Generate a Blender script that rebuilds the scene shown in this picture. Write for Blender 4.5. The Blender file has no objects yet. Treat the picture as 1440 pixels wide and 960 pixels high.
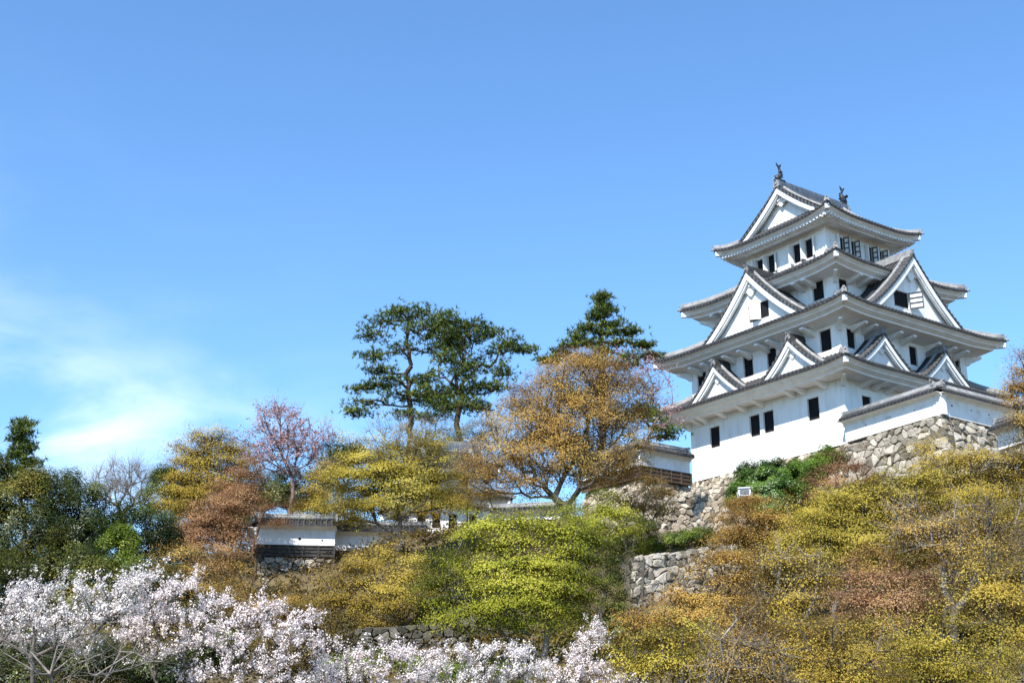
import bpy, math, random
import numpy as np

# ------------------------------------------------------------------ camera, world, sun, exposure
scene = bpy.context.scene
C = scene.collection
F_PX, PITCH = 1810.87, math.radians(18.473)          # focal length in photo pixels, camera pitch
cam_d = bpy.data.cameras.new('camera'); cam = bpy.data.objects.new('camera', cam_d); C.objects.link(cam)
cam_d.sensor_width = 36; cam_d.lens = F_PX / 1440 * 36
cam_d.clip_start = 0.1; cam_d.clip_end = 6000
cam.location = (0, 0, 0); cam.rotation_euler = (math.pi / 2 + PITCH, 0, 0)
scene.camera = cam

YAW = math.radians(35.407)                            # the keep's rotation
SUN_EL = math.radians(48)
_l = (-math.cos(YAW), -math.sin(YAW)); _r = (math.sin(YAW), -math.cos(YAW))
_sx, _sy = .894 * _l[0] + .447 * _r[0], .894 * _l[1] + .447 * _r[1]
SUN_AZ = math.atan2(_sx, _sy)
world = bpy.data.worlds.new('World'); scene.world = world; world.use_nodes = True
nt = world.node_tree; nt.nodes.clear()
def wn(t, **k):
    n = nt.nodes.new(t)
    for a, b in k.items(): setattr(n, a, b)
    return n
def wmath(op, a, b=None, clamp=False):
    n = wn('ShaderNodeMath', operation=op, use_clamp=clamp)
    for i, v in enumerate((a, b)):
        if v is None: continue
        if hasattr(v, 'links'): nt.links.new(v, n.inputs[i])
        else: n.inputs[i].default_value = v
    return n.outputs[0]
sky = wn('ShaderNodeTexSky', sky_type='NISHITA', sun_disc=False, sun_elevation=SUN_EL, sun_rotation=SUN_AZ)
sky.air_density = 1.1; sky.dust_density = 0.1; sky.ozone_density = 2.0; sky.altitude = 200
tc = wn('ShaderNodeTexCoord')
sep = wn('ShaderNodeSeparateXYZ'); nt.links.new(tc.outputs['Generated'], sep.inputs[0])
vx, vy, vz = sep.outputs
az = wmath('DIVIDE', vx, wmath('MAXIMUM', vy, 0.05))          # tangent of the azimuth in front of the hill
def bump1(v, c, w):                                          # smooth bump 1 at c, 0 beyond w
    t = wmath('DIVIDE', wmath('SUBTRACT', v, c), w)
    return wmath('POWER', 2.718, wmath('MULTIPLY', wmath('MULTIPLY', t, t), -1.0))
mp = wn('ShaderNodeMapping'); nt.links.new(tc.outputs['Generated'], mp.inputs[0]); mp.inputs['Scale'].default_value = (5, 5, 13)
mp.inputs['Location'].default_value = (.3, 0, .55)
nz = wn('ShaderNodeTexNoise'); nt.links.new(mp.outputs[0], nz.inputs['Vector'])
nz.inputs['Scale'].default_value = 1.1; nz.inputs['Detail'].default_value = 7; nz.inputs['Roughness'].default_value = .52; nz.inputs['Distortion'].default_value = .35
nf = wn('ShaderNodeMapRange'); nt.links.new(nz.outputs[0], nf.inputs[0])
nf.inputs[1].default_value = .40; nf.inputs[2].default_value = .68; nf.interpolation_type = 'SMOOTHSTEP'
mask = wmath('MULTIPLY', bump1(az, -.40, .21), bump1(vz, .235, .048))
mask2 = wmath('MULTIPLY', bump1(az, -.62, .30), bump1(vz, .24, .13))
cloud = wmath('MULTIPLY', nf.outputs[0], wmath('ADD', wmath('MULTIPLY', mask, .5), wmath('MULTIPLY', mask2, .22)), True)
gain = wn('ShaderNodeMix', data_type='RGBA', blend_type='MULTIPLY'); gain.inputs['Factor'].default_value = 1
nt.links.new(sky.outputs[0], gain.inputs[6]); gain.inputs[7].default_value = (.88, 1.22, 1.50, 1)
mx = wn('ShaderNodeMix', data_type='RGBA'); nt.links.new(cloud, mx.inputs['Factor'])
nt.links.new(gain.outputs[2], mx.inputs[6]); mx.inputs[7].default_value = (10.2, 10.7, 11.6, 1)
bg = wn('ShaderNodeBackground'); nt.links.new(mx.outputs[2], bg.inputs[0]); bg.inputs[1].default_value = .09
wo = wn('ShaderNodeOutputWorld'); nt.links.new(bg.outputs[0], wo.inputs[0])

sl = bpy.data.lights.new('sun', 'SUN'); so = bpy.data.objects.new('sun', sl); C.objects.link(so)
sl.energy = 4.6; sl.angle = math.radians(.53); sl.color = (1, .955, .88)
_c = math.cos(SUN_EL)
from mathutils import Vector
so.rotation_euler = Vector((-_sx * _c, -_sy * _c, -math.sin(SUN_EL))).to_track_quat('-Z', 'Y').to_euler()
vs = scene.view_settings
vs.view_transform = 'Standard'; vs.look = 'None'; vs.gamma = 1; vs.use_curve_mapping = False; vs.exposure = 1.0
scene.cycles.max_bounces = 6; scene.cycles.diffuse_bounces = 3; scene.cycles.transmission_bounces = 4; scene.cycles.transparent_max_bounces = 4
scene.cycles.use_adaptive_sampling = True; scene.cycles.adaptive_threshold = .02

# ------------------------------------------------------------------ helpers
cp, sp = math.cos(PITCH), math.sin(PITCH)
def at(px, py, D):
    """photo pixel and distance ahead -> a point of the place (eye at the origin, metres)"""
    X = (px - 720) / F_PX; Z = (480 - py) / F_PX
    r = np.array([X, cp - sp * Z, sp + cp * Z]); return r * (D / r[1])

class MB:
    """collects shapes; build() links them as ONE mesh object"""
    def __init__(s): s.v = []; s.f = []; s.t = []
    def add(s, vs, fs, t=.5):
        o = len(s.v); s.v += [tuple(map(float, p)) for p in vs]; s.f += [tuple(i + o for i in f) for f in fs]; s.t += [t] * len(vs)
    def box(s, a, b, t=.5):
        x0, y0, z0 = a; x1, y1, z1 = b
        s.add([(x0,y0,z0),(x1,y0,z0),(x1,y1,z0),(x0,y1,z0),(x0,y0,z1),(x1,y0,z1),(x1,y1,z1),(x0,y1,z1)],
              [(0,3,2,1),(4,5,6,7),(0,1,5,4),(1,2,6,5),(2,3,7,6),(3,0,4,7)], t)
    def hexa(s, p, t=.5):
        s.add(p, [(0,3,2,1),(4,5,6,7),(0,1,5,4),(1,2,6,5),(2,3,7,6),(3,0,4,7)], t)
    def grid(s, rows, t=.5):
        n = len(rows[0]); vs = [p for r in rows for p in r]
        s.add(vs, [(i*n+j, i*n+j+1, (i+1)*n+j+1, (i+1)*n+j) for i in range(len(rows)-1) for j in range(n-1)], t)
    def grid_t(s, rows, ts):
        n = len(rows[0]); o = len(s.t); s.grid(rows); s.t[o:] = [t for t in ts for _ in range(n)]
    def tube(s, path, rad, n=8, t=.5, cap=True):
        path = [np.array(p, float) for p in path]; rings = []
        rad = rad if hasattr(rad, '__len__') else [rad] * len(path)
        for i, p in enumerate(path):
            d = path[min(i+1, len(path)-1)] - path[max(i-1, 0)]; d /= np.linalg.norm(d) + 1e-9
            a = np.cross(d, (0, 0, 1.0)) if abs(d[2]) < .95 else np.cross(d, (1.0, 0, 0)); a /= np.linalg.norm(a); b = np.cross(d, a)
            rings.append([p + rad[i] * (math.cos(2*math.pi*k/n) * a + math.sin(2*math.pi*k/n) * b) for k in range(n)])
        vs = [q for r in rings for q in r]
        fs = [(i*n+k, i*n+(k+1) % n, (i+1)*n+(k+1) % n, (i+1)*n+k) for i in range(len(path)-1) for k in range(n)]
        if cap: fs += [tuple(range(n))[::-1], tuple((len(path)-1)*n + k for k in range(n))]
        s.add(vs, fs, t)
    def extrude(s, poly, fmap, d0, d1, t=.5):
        """poly: list of (q, z); fmap(q, d, z) -> point; a solid between depths d0 and d1"""
        n = len(poly)
        s.add([fmap(q, d0, z) for q, z in poly] + [fmap(q, d1, z) for q, z in poly],
              [tuple(range(n)), tuple(range(n, 2*n))[::-1]] + [(i, (i+1) % n, n+(i+1) % n, n+i) for i in range(n)], t)
    def build(s, name, mat, parent=None, smooth=False, off=(0, 0, 0)):
        me = bpy.data.meshes.new(name); v = np.array(s.v, float).reshape(-1, 3) - np.array(off)
        me.from_pydata(v.tolist(), [], s.f); me.materials.append(mat)
        a = me.attributes.new('tint', 'FLOAT', 'POINT'); a.data.foreach_set('value', np.array(s.t, np.float32))
        import bmesh
        bm = bmesh.new(); bm.from_mesh(me); bmesh.ops.recalc_face_normals(bm, faces=bm.faces); bm.to_mesh(me); bm.free()
        if smooth: me.polygons.foreach_set('use_smooth', [True] * len(me.polygons))
        o = bpy.data.objects.new(name, me); C.objects.link(o); o.parent = parent
        return o

def raw_mesh(name, verts, faces, mat, parent, tint=None, smooth=False):
    """fast mesh from numpy arrays; faces is (n, k)"""
    me = bpy.data.meshes.new(name); n, k = faces.shape
    me.vertices.add(len(verts)); me.vertices.foreach_set('co', np.ascontiguousarray(verts, np.float32).ravel())
    me.loops.add(n * k); me.loops.foreach_set('vertex_index', np.ascontiguousarray(faces, np.int32).ravel())
    me.polygons.add(n); me.polygons.foreach_set('loop_start', np.arange(0, n * k, k, dtype=np.int32))
    if smooth: me.polygons.foreach_set('use_smooth', np.ones(n, bool))
    me.update(calc_edges=True)
    if tint is not None:
        a = me.attributes.new('tint', 'FLOAT', 'POINT'); a.data.foreach_set('value', np.ascontiguousarray(tint, np.float32))
    me.materials.append(mat)
    o = bpy.data.objects.new(name, me); C.objects.link(o); o.parent = parent
    return o

def tag(o, label, cat, group=None, kind=None):
    o['label'] = label; o['category'] = cat
    if group: o['group'] = group
    if kind: o['kind'] = kind
    return o
def empty(name, loc, rz, label, cat, group=None):
    o = bpy.data.objects.new(name, None); C.objects.link(o); o.location = loc; o.rotation_euler = (0, 0, rz); o.empty_display_size = .5
    return tag(o, label, cat, group)

# ------------------------------------------------------------------ materials (procedural)
def mat_new(name):
    m = bpy.data.materials.new(name); m.use_nodes = True; t = m.node_tree; t.nodes.clear()
    out = t.nodes.new('ShaderNodeOutputMaterial'); return m, t, out
def ramp(t, stops):
    r = t.nodes.new('ShaderNodeValToRGB'); e = r.color_ramp.elements
    while len(e) < len(stops): e.new(.5)
    for el, (p, c) in zip(e, stops): el.position = p; el.color = (*c, 1)
    return r
def surf(name, stops, scale, rough=.8, bump=.0, tint=.0, detail=6, bscale=None, spec=.3, stretch=(1, 1, 1)):
    """noise-coloured principled surface; tint = weight of the per-vertex attribute in the colour"""
    m, t, out = mat_new(name); L = t.links.new
    b = t.nodes.new('ShaderNodeBsdfPrincipled'); L(b.outputs[0], out.inputs[0])
    b.inputs['Roughness'].default_value = rough; b.inputs['Specular IOR Level'].default_value = spec
    co = t.nodes.new('ShaderNodeTexCoord'); mp = t.nodes.new('ShaderNodeMapping'); L(co.outputs['Object'], mp.inputs[0]); mp.inputs['Scale'].default_value = stretch
    n = t.nodes.new('ShaderNodeTexNoise'); L(mp.outputs[0], n.inputs['Vector']); n.inputs['Scale'].default_value = scale; n.inputs['Detail'].default_value = detail; n.inputs['Roughness'].default_value = .62
    fac = n.outputs[0]
    if tint:
        a = t.nodes.new('ShaderNodeAttribute'); a.attribute_name = 'tint'
        mm = t.nodes.new('ShaderNodeMix'); mm.inputs[0].default_value = tint; L(fac, mm.inputs[2]); L(a.outputs['Fac'], mm.inputs[3]); fac = mm.outputs[0]
    r = ramp(t, stops); L(fac, r.inputs[0]); L(r.outputs[0], b.inputs['Base Color'])
    if bump:
        n2 = t.nodes.new('ShaderNodeTexNoise'); L(mp.outputs[0], n2.inputs['Vector']); n2.inputs['Scale'].default_value = bscale or scale * 4; n2.inputs['Detail'].default_value = 5
        bp = t.nodes.new('ShaderNodeBump'); bp.inputs['Strength'].default_value = bump; bp.inputs['Distance'].default_value = .05
        L(n2.outputs[0], bp.inputs['Height']); L(bp.outputs[0], b.inputs['Normal'])
    return m
def leaf(name, stops, trans=.35, gloss=.0, tcol=None):
    m, t, out = mat_new(name); L = t.links.new
    a = t.nodes.new('ShaderNodeAttribute'); a.attribute_name = 'tint'
    r = ramp(t, stops); L(a.outputs['Fac'], r.inputs[0])
    d = t.nodes.new('ShaderNodeBsdfDiffuse'); L(r.outputs[0], d.inputs[0])
    tr = t.nodes.new('ShaderNodeBsdfTranslucent'); L(r.outputs[0], tr.inputs[0])
    mx = t.nodes.new('ShaderNodeMixShader'); mx.inputs[0].default_value = trans; L(d.outputs[0], mx.inputs[1]); L(tr.outputs[0], mx.inputs[2]); o = mx.outputs[0]
    if gloss:
        g = t.nodes.new('ShaderNodeBsdfGlossy'); g.inputs['Roughness'].default_value = .4; g.inputs[0].default_value = (.8, .85, .8, 1)
        m2 = t.nodes.new('ShaderNodeMixShader'); m2.inputs[0].default_value = gloss; L(o, m2.inputs[1]); L(g.outputs[0], m2.inputs[2]); o = m2.outputs[0]
    L(o, out.inputs[0]); return m

M = {}
M['plaster'] = surf('white_plaster', [(.24, (.54, .525, .49)), (.38, (.73, .72, .70)), (.52, (.83, .83, .82))], 1.1, .85, .15, bscale=9, detail=9, stretch=(1.6, 1.6, .45))
M['eave'] = surf('eave_plaster', [(.3, (.70, .69, .675)), (.6, (.82, .815, .81))], 1.6, .85, .12, bscale=8)
M['oldplaster'] = surf('weathered_plaster', [(.22, (.42, .40, .36)), (.36, (.68, .67, .64)), (.5, (.79, .785, .77)), (.8, (.82, .82, .81))], 1.7, .85, .15, bscale=7, detail=10)
M['tile'] = surf('roof_tile', [(.22, (.012, .012, .013)), (.5, (.042, .042, .044)), (.80, (.18, .178, .172))], 2.6, .6, .2, tint=.55, bscale=14, spec=.35)  # tint puts sheen on rib crests and shade in grooves into the colour
M['ridge'] = surf('ridge_tile', [(.3, (.13, .13, .135)), (.6, (.27, .27, .265)), (.85, (.42, .415, .40))], 3.5, .6, .2, tint=.2, bscale=12)
M['darktile'] = surf('dark_ridge_tile', [(.3, (.05, .06, .075)), (.7, (.12, .14, .17))], 3.0, .45, .2, bscale=10, spec=.5)
M['bronze'] = surf('dark_finial', [(.3, (.018, .02, .022)), (.7, (.05, .055, .06))], 5, .5, .2)
M['dark'] = surf('dark_interior', [(.3, (.004, .004, .005)), (.7, (.010, .010, .012))], 3, .9)
M['frame'] = surf('window_frame_paint', [(.3, (.60, .56, .52)), (.7, (.74, .72, .68))], 4, .8)
M['shutter'] = surf('shutter_plaster', [(.3, (.70, .69, .67)), (.7, (.80, .80, .79))], 4, .8)
M['lattice'] = surf('shutter_lattice_wood', [(.3, (.03, .04, .05)), (.7, (.07, .08, .10))], 5, .7)
M['wood'] = surf('blackened_boards', [(.3, (.018, .017, .017)), (.7, (.06, .055, .05))], 3, .75, .3, stretch=(1, 1, 6))
M['brownwood'] = surf('brown_boards', [(.3, (.05, .032, .02)), (.7, (.13, .085, .055))], 3, .75, .3, stretch=(1, 1, 6))
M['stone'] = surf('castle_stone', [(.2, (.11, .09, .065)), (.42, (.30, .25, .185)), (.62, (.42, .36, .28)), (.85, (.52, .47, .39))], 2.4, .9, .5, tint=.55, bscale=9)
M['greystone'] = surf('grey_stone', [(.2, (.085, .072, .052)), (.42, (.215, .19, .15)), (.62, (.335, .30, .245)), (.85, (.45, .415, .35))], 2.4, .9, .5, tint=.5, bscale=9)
M['shadestone'] = surf('shade_dark_stone', [(.2, (.02, .02, .012)), (.45, (.055, .05, .036)), (.7, (.11, .10, .078)), (.9, (.19, .175, .14))], 2.4, .95, .5, tint=.45, bscale=9)  # dark copy of the grey stone, shade put into its colour
M['joint'] = surf('stone_joint', [(.3, (.05, .043, .032)), (.7, (.12, .105, .08))], 4, 1)
M['soil'] = surf('forest_soil', [(.25, (.045, .032, .018)), (.5, (.10, .075, .04)), (.75, (.17, .14, .06))], .7, 1, .6, detail=10, bscale=4)
M['bark'] = surf('grey_bark', [(.3, (.055, .045, .036)), (.7, (.17, .145, .12))], 6, .95, .6, bscale=20, stretch=(1, 1, .35))
M['pinebark'] = surf('pine_bark', [(.3, (.035, .026, .02)), (.7, (.12, .085, .06))], 6, .95, .6, bscale=20, stretch=(1, 1, .5))
M['palebark'] = surf('pale_bark', [(.3, (.10, .085, .072)), (.7, (.29, .26, .22))], 6, .95, .5, bscale=20, stretch=(1, 1, .35))
M['redtwig'] = surf('red_brown_bark', [(.3, (.085, .045, .030)), (.7, (.21, .115, .075))], 6, .95, .4, bscale=20)
M['pinktwig'] = surf('cherry_twig_bark', [(.3, (.10, .065, .06)), (.7, (.25, .16, .15))], 6, .95, .4, bscale=20)
M['metal'] = surf('lamp_housing_paint', [(.3, (.55, .56, .57)), (.7, (.66, .67, .68))], 4, .45)
M['glass'] = surf('lamp_glass', [(.3, (.10, .11, .12)), (.7, (.16, .17, .18))], 3, .15, spec=.6)

LF = {}
LF['maple_yellow'] = leaf('leaf_golden_green', [(.05, (.09, .07, .018)), (.4, (.30, .24, .042)), (.8, (.48, .39, .068)), (1, (.60, .51, .14))], .27)
LF['maple_green'] = leaf('leaf_fresh_green', [(.05, (.06, .075, .014)), (.4, (.22, .235, .030)), (.8, (.39, .38, .045)), (1, (.53, .48, .10))], .27)
LF['maple_orange'] = leaf('leaf_orange_brown', [(.05, (.13, .075, .026)), (.4, (.36, .215, .06)), (.8, (.52, .345, .09)), (1, (.60, .45, .13))], .30)
LF['maple_olive'] = leaf('leaf_olive', [(.05, (.095, .065, .020)), (.4, (.31, .22, .045)), (.8, (.49, .37, .065)), (1, (.59, .48, .12))], .27)
LF['red_bud'] = leaf('leaf_red_brown', [(.05, (.13, .065, .034)), (.5, (.36, .20, .10)), (1, (.50, .32, .16))], .27)
LF['brown'] = leaf('leaf_brown', [(.05, (.12, .075, .024)), (.5, (.34, .22, .06)), (1, (.50, .36, .10))], .27)
LF['pine'] = leaf('pine_needles', [(.05, (.014, .028, .008)), (.45, (.062, .095, .016)), (.8, (.15, .185, .026)), (1, (.24, .26, .04))], .2, .02)
LF['ever'] = leaf('leaf_dark_evergreen', [(.05, (.012, .020, .007)), (.5, (.042, .062, .013)), (.85, (.10, .125, .022)), (1, (.18, .18, .04))], .2, .025)
LF['everolive'] = leaf('leaf_olive_evergreen', [(.05, (.016, .024, .008)), (.5, (.062, .078, .014)), (.85, (.15, .145, .024)), (1, (.25, .20, .05))], .25, .03)
LF['camellia'] = leaf('leaf_glossy_green', [(.05, (.025, .055, .010)), (.5, (.085, .165, .022)), (.85, (.15, .25, .03)), (1, (.21, .31, .05))], .25, .04)
LF['hedge'] = leaf('leaf_hedge_green', [(.05, (.045, .075, .010)), (.5, (.13, .18, .020)), (1, (.27, .31, .04))], .3, .02)
LF['white'] = leaf('blossom_white', [(.0, (.56, .49, .46)), (.3, (.77, .71, .68)), (1, (.88, .83, .80))], .30)
LF['pink'] = leaf('blossom_pale_pink', [(.0, (.58, .46, .44)), (.25, (.78, .68, .655)), (.7, (.86, .78, .755)), (1, (.89, .84, .82))], .30)
LF['pinkbud'] = leaf('blossom_pink_bud', [(.0, (.26, .14, .12)), (.5, (.42, .25, .24)), (1, (.60, .42, .42))], .30)
LF['litter'] = leaf('undergrowth_leaves', [(.0, (.03, .022, .010)), (.4, (.10, .066, .022)), (.7, (.19, .14, .03)), (1, (.15, .17, .025))], .28)
LF['under'] = leaf('leaf_undershrub_shade', [(.0, (.022, .018, .008)), (.5, (.085, .060, .020)), (1, (.22, .16, .035))], .28)  # leaves darkened to stand for shadow gaps between the crowns
# ------------------------------------------------------------------ castle building blocks
def fmap(side):
    return {'L': lambda q, d, z: (-d, q, z), 'R': lambda q, d, z: (d, -q, z),
            'F': lambda q, d, z: (q, -d, z), 'B': lambda q, d, z: (-q, d, z)}[side]
def dims(side, hx, hy):      # half length along the side, distance of the side from the axis
    return (hy, hx) if side in 'LR' else (hx, hy)
RIB = ((0, 0), (.115, 0), (.125, .08), (.165, .12), (.205, .08), (.215, 0))
PER = .30
def ribs(h):
    n = int(h / PER) + 1; out = []
    for k in range(-n, n + 1):
        for o, z in RIB:
            e = k * PER - .165 + o
            if abs(e) < h: out.append((e, z))
    return [(-h, 0)] + sorted(out) + [(h, 0)]
def prof(t, c=.3): return (1 - c) * t + c * t * t
def lift_at(c, L, span=3.0): return L * max(0, 1 - max(c, 0) / span) ** 2

def slope(mb, side, hx, hy, ix, iy, ez, rise, L, nt=7, rnd=None):
    """one tiled slope of a hipped skirt roof, ribs of round tiles running down it"""
    fm = fmap(side); E, Do = dims(side, hx, hy); Ei, Di = dims(side, ix, iy)
    rows = []; ts = []
    for e, rz in ribs(E):
        tm = 1.0 if abs(e) <= Ei else (E - abs(e)) / (E - Ei)
        lf = lift_at(E - abs(e), L)
        col = [fm(e, Do, ez + lf - .10)]
        for i in range(nt + 1):
            t = tm * i / nt
            col.append(fm(e, Do - (Do - Di) * t, ez + lf * (1 - t) ** 2 + rise * prof(t) + rz))
        rows.append(col); ts.append(.15 + rz * 3.6)  # painted shading: crests tinted lighter, grooves darker
    mb.grid_t(rows, ts)
def eave_body(mb, hx, hy, ez, L, wall_x, wall_y, soffit, thick=(.36, .20)):
    """white plastered eave: two stepped fascias and the soffit running in to the wall"""
    a, b = thick; ox, oy = hx - wall_x, hy - wall_y; o = min(ox, oy)
    prf = [(.07, -.085), (.10, -.12), (.10 + a * .55, -.12 - a * .42), (.10 + a * .58, -.16 - a * .44), (.12 + a * 1.35, -.14 - a * .98), (.15 + a * 1.38, -.16 - a - b * .35)]
    for side in 'LRFB':
        fm = fmap(side); E, Do = dims(side, hx, hy); We, Wd = dims(side, wall_x, wall_y)
        rows = []
        for i in range(41):
            u = -1 + 2 * i / 40; u = math.copysign(abs(u) ** .7, u); col = []
            lf = lift_at(E * (1 - abs(u)), L)
            for ins, dz in prf: col.append(fm(u * (E - ins), Do - ins, ez + dz + lf * (1 - ins / o * .7)))
            col.append(fm(u * We, Wd - .01, soffit)); rows.append(col)
        mb.grid(rows)
def end_tile(mb, p, dirv, s=1.0):
    """upright end tile of a ridge: shouldered plate, disc face and a round tile poking out above"""
    d = np.array([dirv[0], dirv[1], 0.0]); d /= np.linalg.norm(d); w = np.array([-d[1], d[0], 0]); p = np.array(p, float)
    f = lambda q, dd, z: p + w * q * s + d * dd * s + np.array([0, 0, z * s])
    mb.extrude([(-.30, -.06), (.30, -.06), (.34, .10), (.22, .18), (.20, .36), (.10, .45), (-.10, .45), (-.20, .36), (-.22, .18), (-.34, .10)], f, -.07, .07)
    mb.tube([f(0, .02, .22), f(0, .13, .22)], .12 * s, 10)
    mb.tube([f(0, -.1, .44), f(0, .28, .50)], .075 * s, 8)
def corner_block(roof, sx, sy, hx, hy, z, off):
    b = MB(); k = .7071; f = lambda d, w, zz: (sx * (hx - .16 + d * k - w * k), sy * (hy - .16 + d * k + w * k), zz)
    b.hexa([f(-.5, -.13, z-.48), f(.10, -.13, z-.46), f(.10, .13, z-.46), f(-.5, .13, z-.48), f(-.5, -.13, z-.17), f(.12, -.13, z-.17), f(.12, .13, z-.17), f(-.5, .13, z-.17)])
    b.build('corner_rafter', M['plaster'], roof, off=off)
def roof_ring(root, hx, hy, ix, iy, ez, rise, L, wall_x, wall_y, soffit, off, thick=(.36, .20), name='roof', hips=True):
    mb = MB()
    for s in 'LRFB': slope(mb, s, hx, hy, ix, iy, ez, rise, L)
    roof = mb.build(name, M['tile'], root, off=off)
    eb = MB(); eave_body(eb, hx, hy, ez, L, wall_x, wall_y, soffit, thick); eb.build('eave', M['eave'], roof, smooth=False, off=off)
    if hips:
        for sx in (-1, 1):
            for sy in (-1, 1):
                h = MB(); pts = []
                for i in range(9):
                    t = .03 + i / 8 * .97
                    pts.append((sx * (hx - (hx - ix) * t), sy * (hy - (hy - iy) * t), ez + L * (1 - t) ** 2 + rise * prof(t) + .13))
                h.tube(pts, .17, 8); 
                h.tube([(x, y, z + .17) for x, y, z in pts], .09, 6)
                h.build('hip_ridge', M['ridge'], roof, smooth=True, off=off)
                e = MB(); end_tile(e, (pts[0][0], pts[0][1], pts[0][2] - .12), (sx * (hx - ix), sy * (hy - iy)), .52)
                e.tube([(sx * (hx - .25), sy * (hy - .25), ez + L - .03), (sx * (hx + .10), sy * (hy + .10), ez + L + .03)], .07, 8)
                e.build('ridge_end_tile', M['ridge'], roof, off=off)
                corner_block(roof, sx, sy, hx, hy, ez + L * .95, off)
    return roof
def wall_face(mb, fm, d, q0, q1, z0, z1, holes, depth=.09):
    qs = sorted({q0, q1, *[h[0] for h in holes], *[h[1] for h in holes]}); zs = sorted({z0, z1, *[h[2] for h in holes], *[h[3] for h in holes]})
    for a, b in zip(qs, qs[1:]):
        for c, e in zip(zs, zs[1:]):
            if any(h[0] <= a and b <= h[1] and h[2] <= c and e <= h[3] for h in holes): continue
            mb.add([fm(a, d, c), fm(b, d, c), fm(b, d, e), fm(a, d, e)], [(0, 1, 2, 3)])
    for a, b, c, e in holes:
        i = d - depth
        mb.add([fm(a,d,c), fm(b,d,c), fm(b,d,e), fm(a,d,e), fm(a,i,c), fm(b,i,c), fm(b,i,e), fm(a,i,e)], [(0,1,5,4), (1,2,6,5), (2,3,7,6), (3,0,4,7)])
def window(root, fm, d, hole, off, shutters=(), depth=.09, bars=False, lattice=True):
    a, b, c, e = hole; mb = MB(); i = d - depth
    mb.add([fm(a-.02,i+.004,c-.02), fm(b+.02,i+.004,c-.02), fm(b+.02,i+.004,e+.02), fm(a-.02,i+.004,e+.02)], [(0, 1, 2, 3)])
    if bars:
        n = 4
        for k in range(1, n):
            q = a + (b - a) * k / n
            mb.extrude([(q-.03, c), (q+.03, c), (q+.03, e), (q-.03, e)], fm, i + .03, i + .09)
    w = mb.build('window', M['dark'], root, off=off)
    f = MB(); t = .045
    for p in ([(a-t, c-t), (b+t, c-t), (b+t, c), (a-t, c)], [(a-t, e), (b+t, e), (b+t, e+t), (a-t, e+t)], [(a-t, c), (a, c), (a, e), (a-t, e)], [(b, c), (b+t, c), (b+t, e), (b, e)]):
        f.extrude(p, fm, d - .02, d + .012)
    f.build('frame', M['frame'], w, off=off)
    for (qh, sgn, ang, wd) in shutters:             # hinge position, side it swings to, opening angle, width
        ca, sa = math.cos(ang), math.sin(ang)
        g = lambda q, dd, z: fm(qh + sgn * (q * ca + dd * sa), d + .04 + q * sa - dd * ca, z)
        s = MB(); s.extrude([(0, c - .02), (wd, c - .02), (wd, e + .02), (0, e + .02)], g, -.03, .03); s.build('shutter', M['shutter'], w, off=off)
        if not lattice: continue
        l = MB(); h = e - c
        for zz in (c, c + h * .33, c + h * .64, e - .05): l.extrude([(0.0, zz), (wd, zz), (wd, zz + .07), (0.0, zz + .07)], g, -.075, -.033)
        for qq in (0, wd - .06): l.extrude([(qq, c), (qq + .06, c), (qq + .06, e), (qq, e)], g, -.07, -.034)
        l.build('shutter_lattice', M['lattice'], w, off=off)
    return w
def bracket(root, fm, q, d, s, off, ln=1.05, w=.14, drop=.38):
    mb = MB(); pts = [(d, s - drop), (d + ln * .45, s - drop * .62), (d + ln, s - drop * .18), (d + ln, s + .05), (d, s + .05)]
    vs = [fm(q - w, dd, z) for dd, z in pts] + [fm(q + w, dd, z) for dd, z in pts]; n = len(pts)
    mb.add(vs, [tuple(range(n)), tuple(range(n, 2*n))[::-1]] + [(i, (i+1) % n, n+(i+1) % n, n+i) for i in range(n)])
    mb.build('bracket', M['eave'], root, off=off)
def corner_bracket(root, sx, sy, wx, wy, s, off, ln=1.0):
    mb = MB(); k = 1 / math.sqrt(2)
    f = lambda d, q, z: (sx * (wx - .05 + (d * k - q * k)), sy * (wy - .05 + (d * k + q * k)), z)
    pts = [(0, s - .48), (.22, s - .46), (.42, s - .30), (ln, s - .06), (ln, s + .06), (0, s + .06)]; n = len(pts)
    mb.add([f(d, -.10, z) for d, z in pts] + [f(d, .10, z) for d, z in pts], [tuple(range(n)), tuple(range(n, 2*n))[::-1]] + [(i, (i+1) % n, n+(i+1) % n, n+i) for i in range(n)])
    mb.build('bracket', M['eave'], root, off=off)

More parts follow.
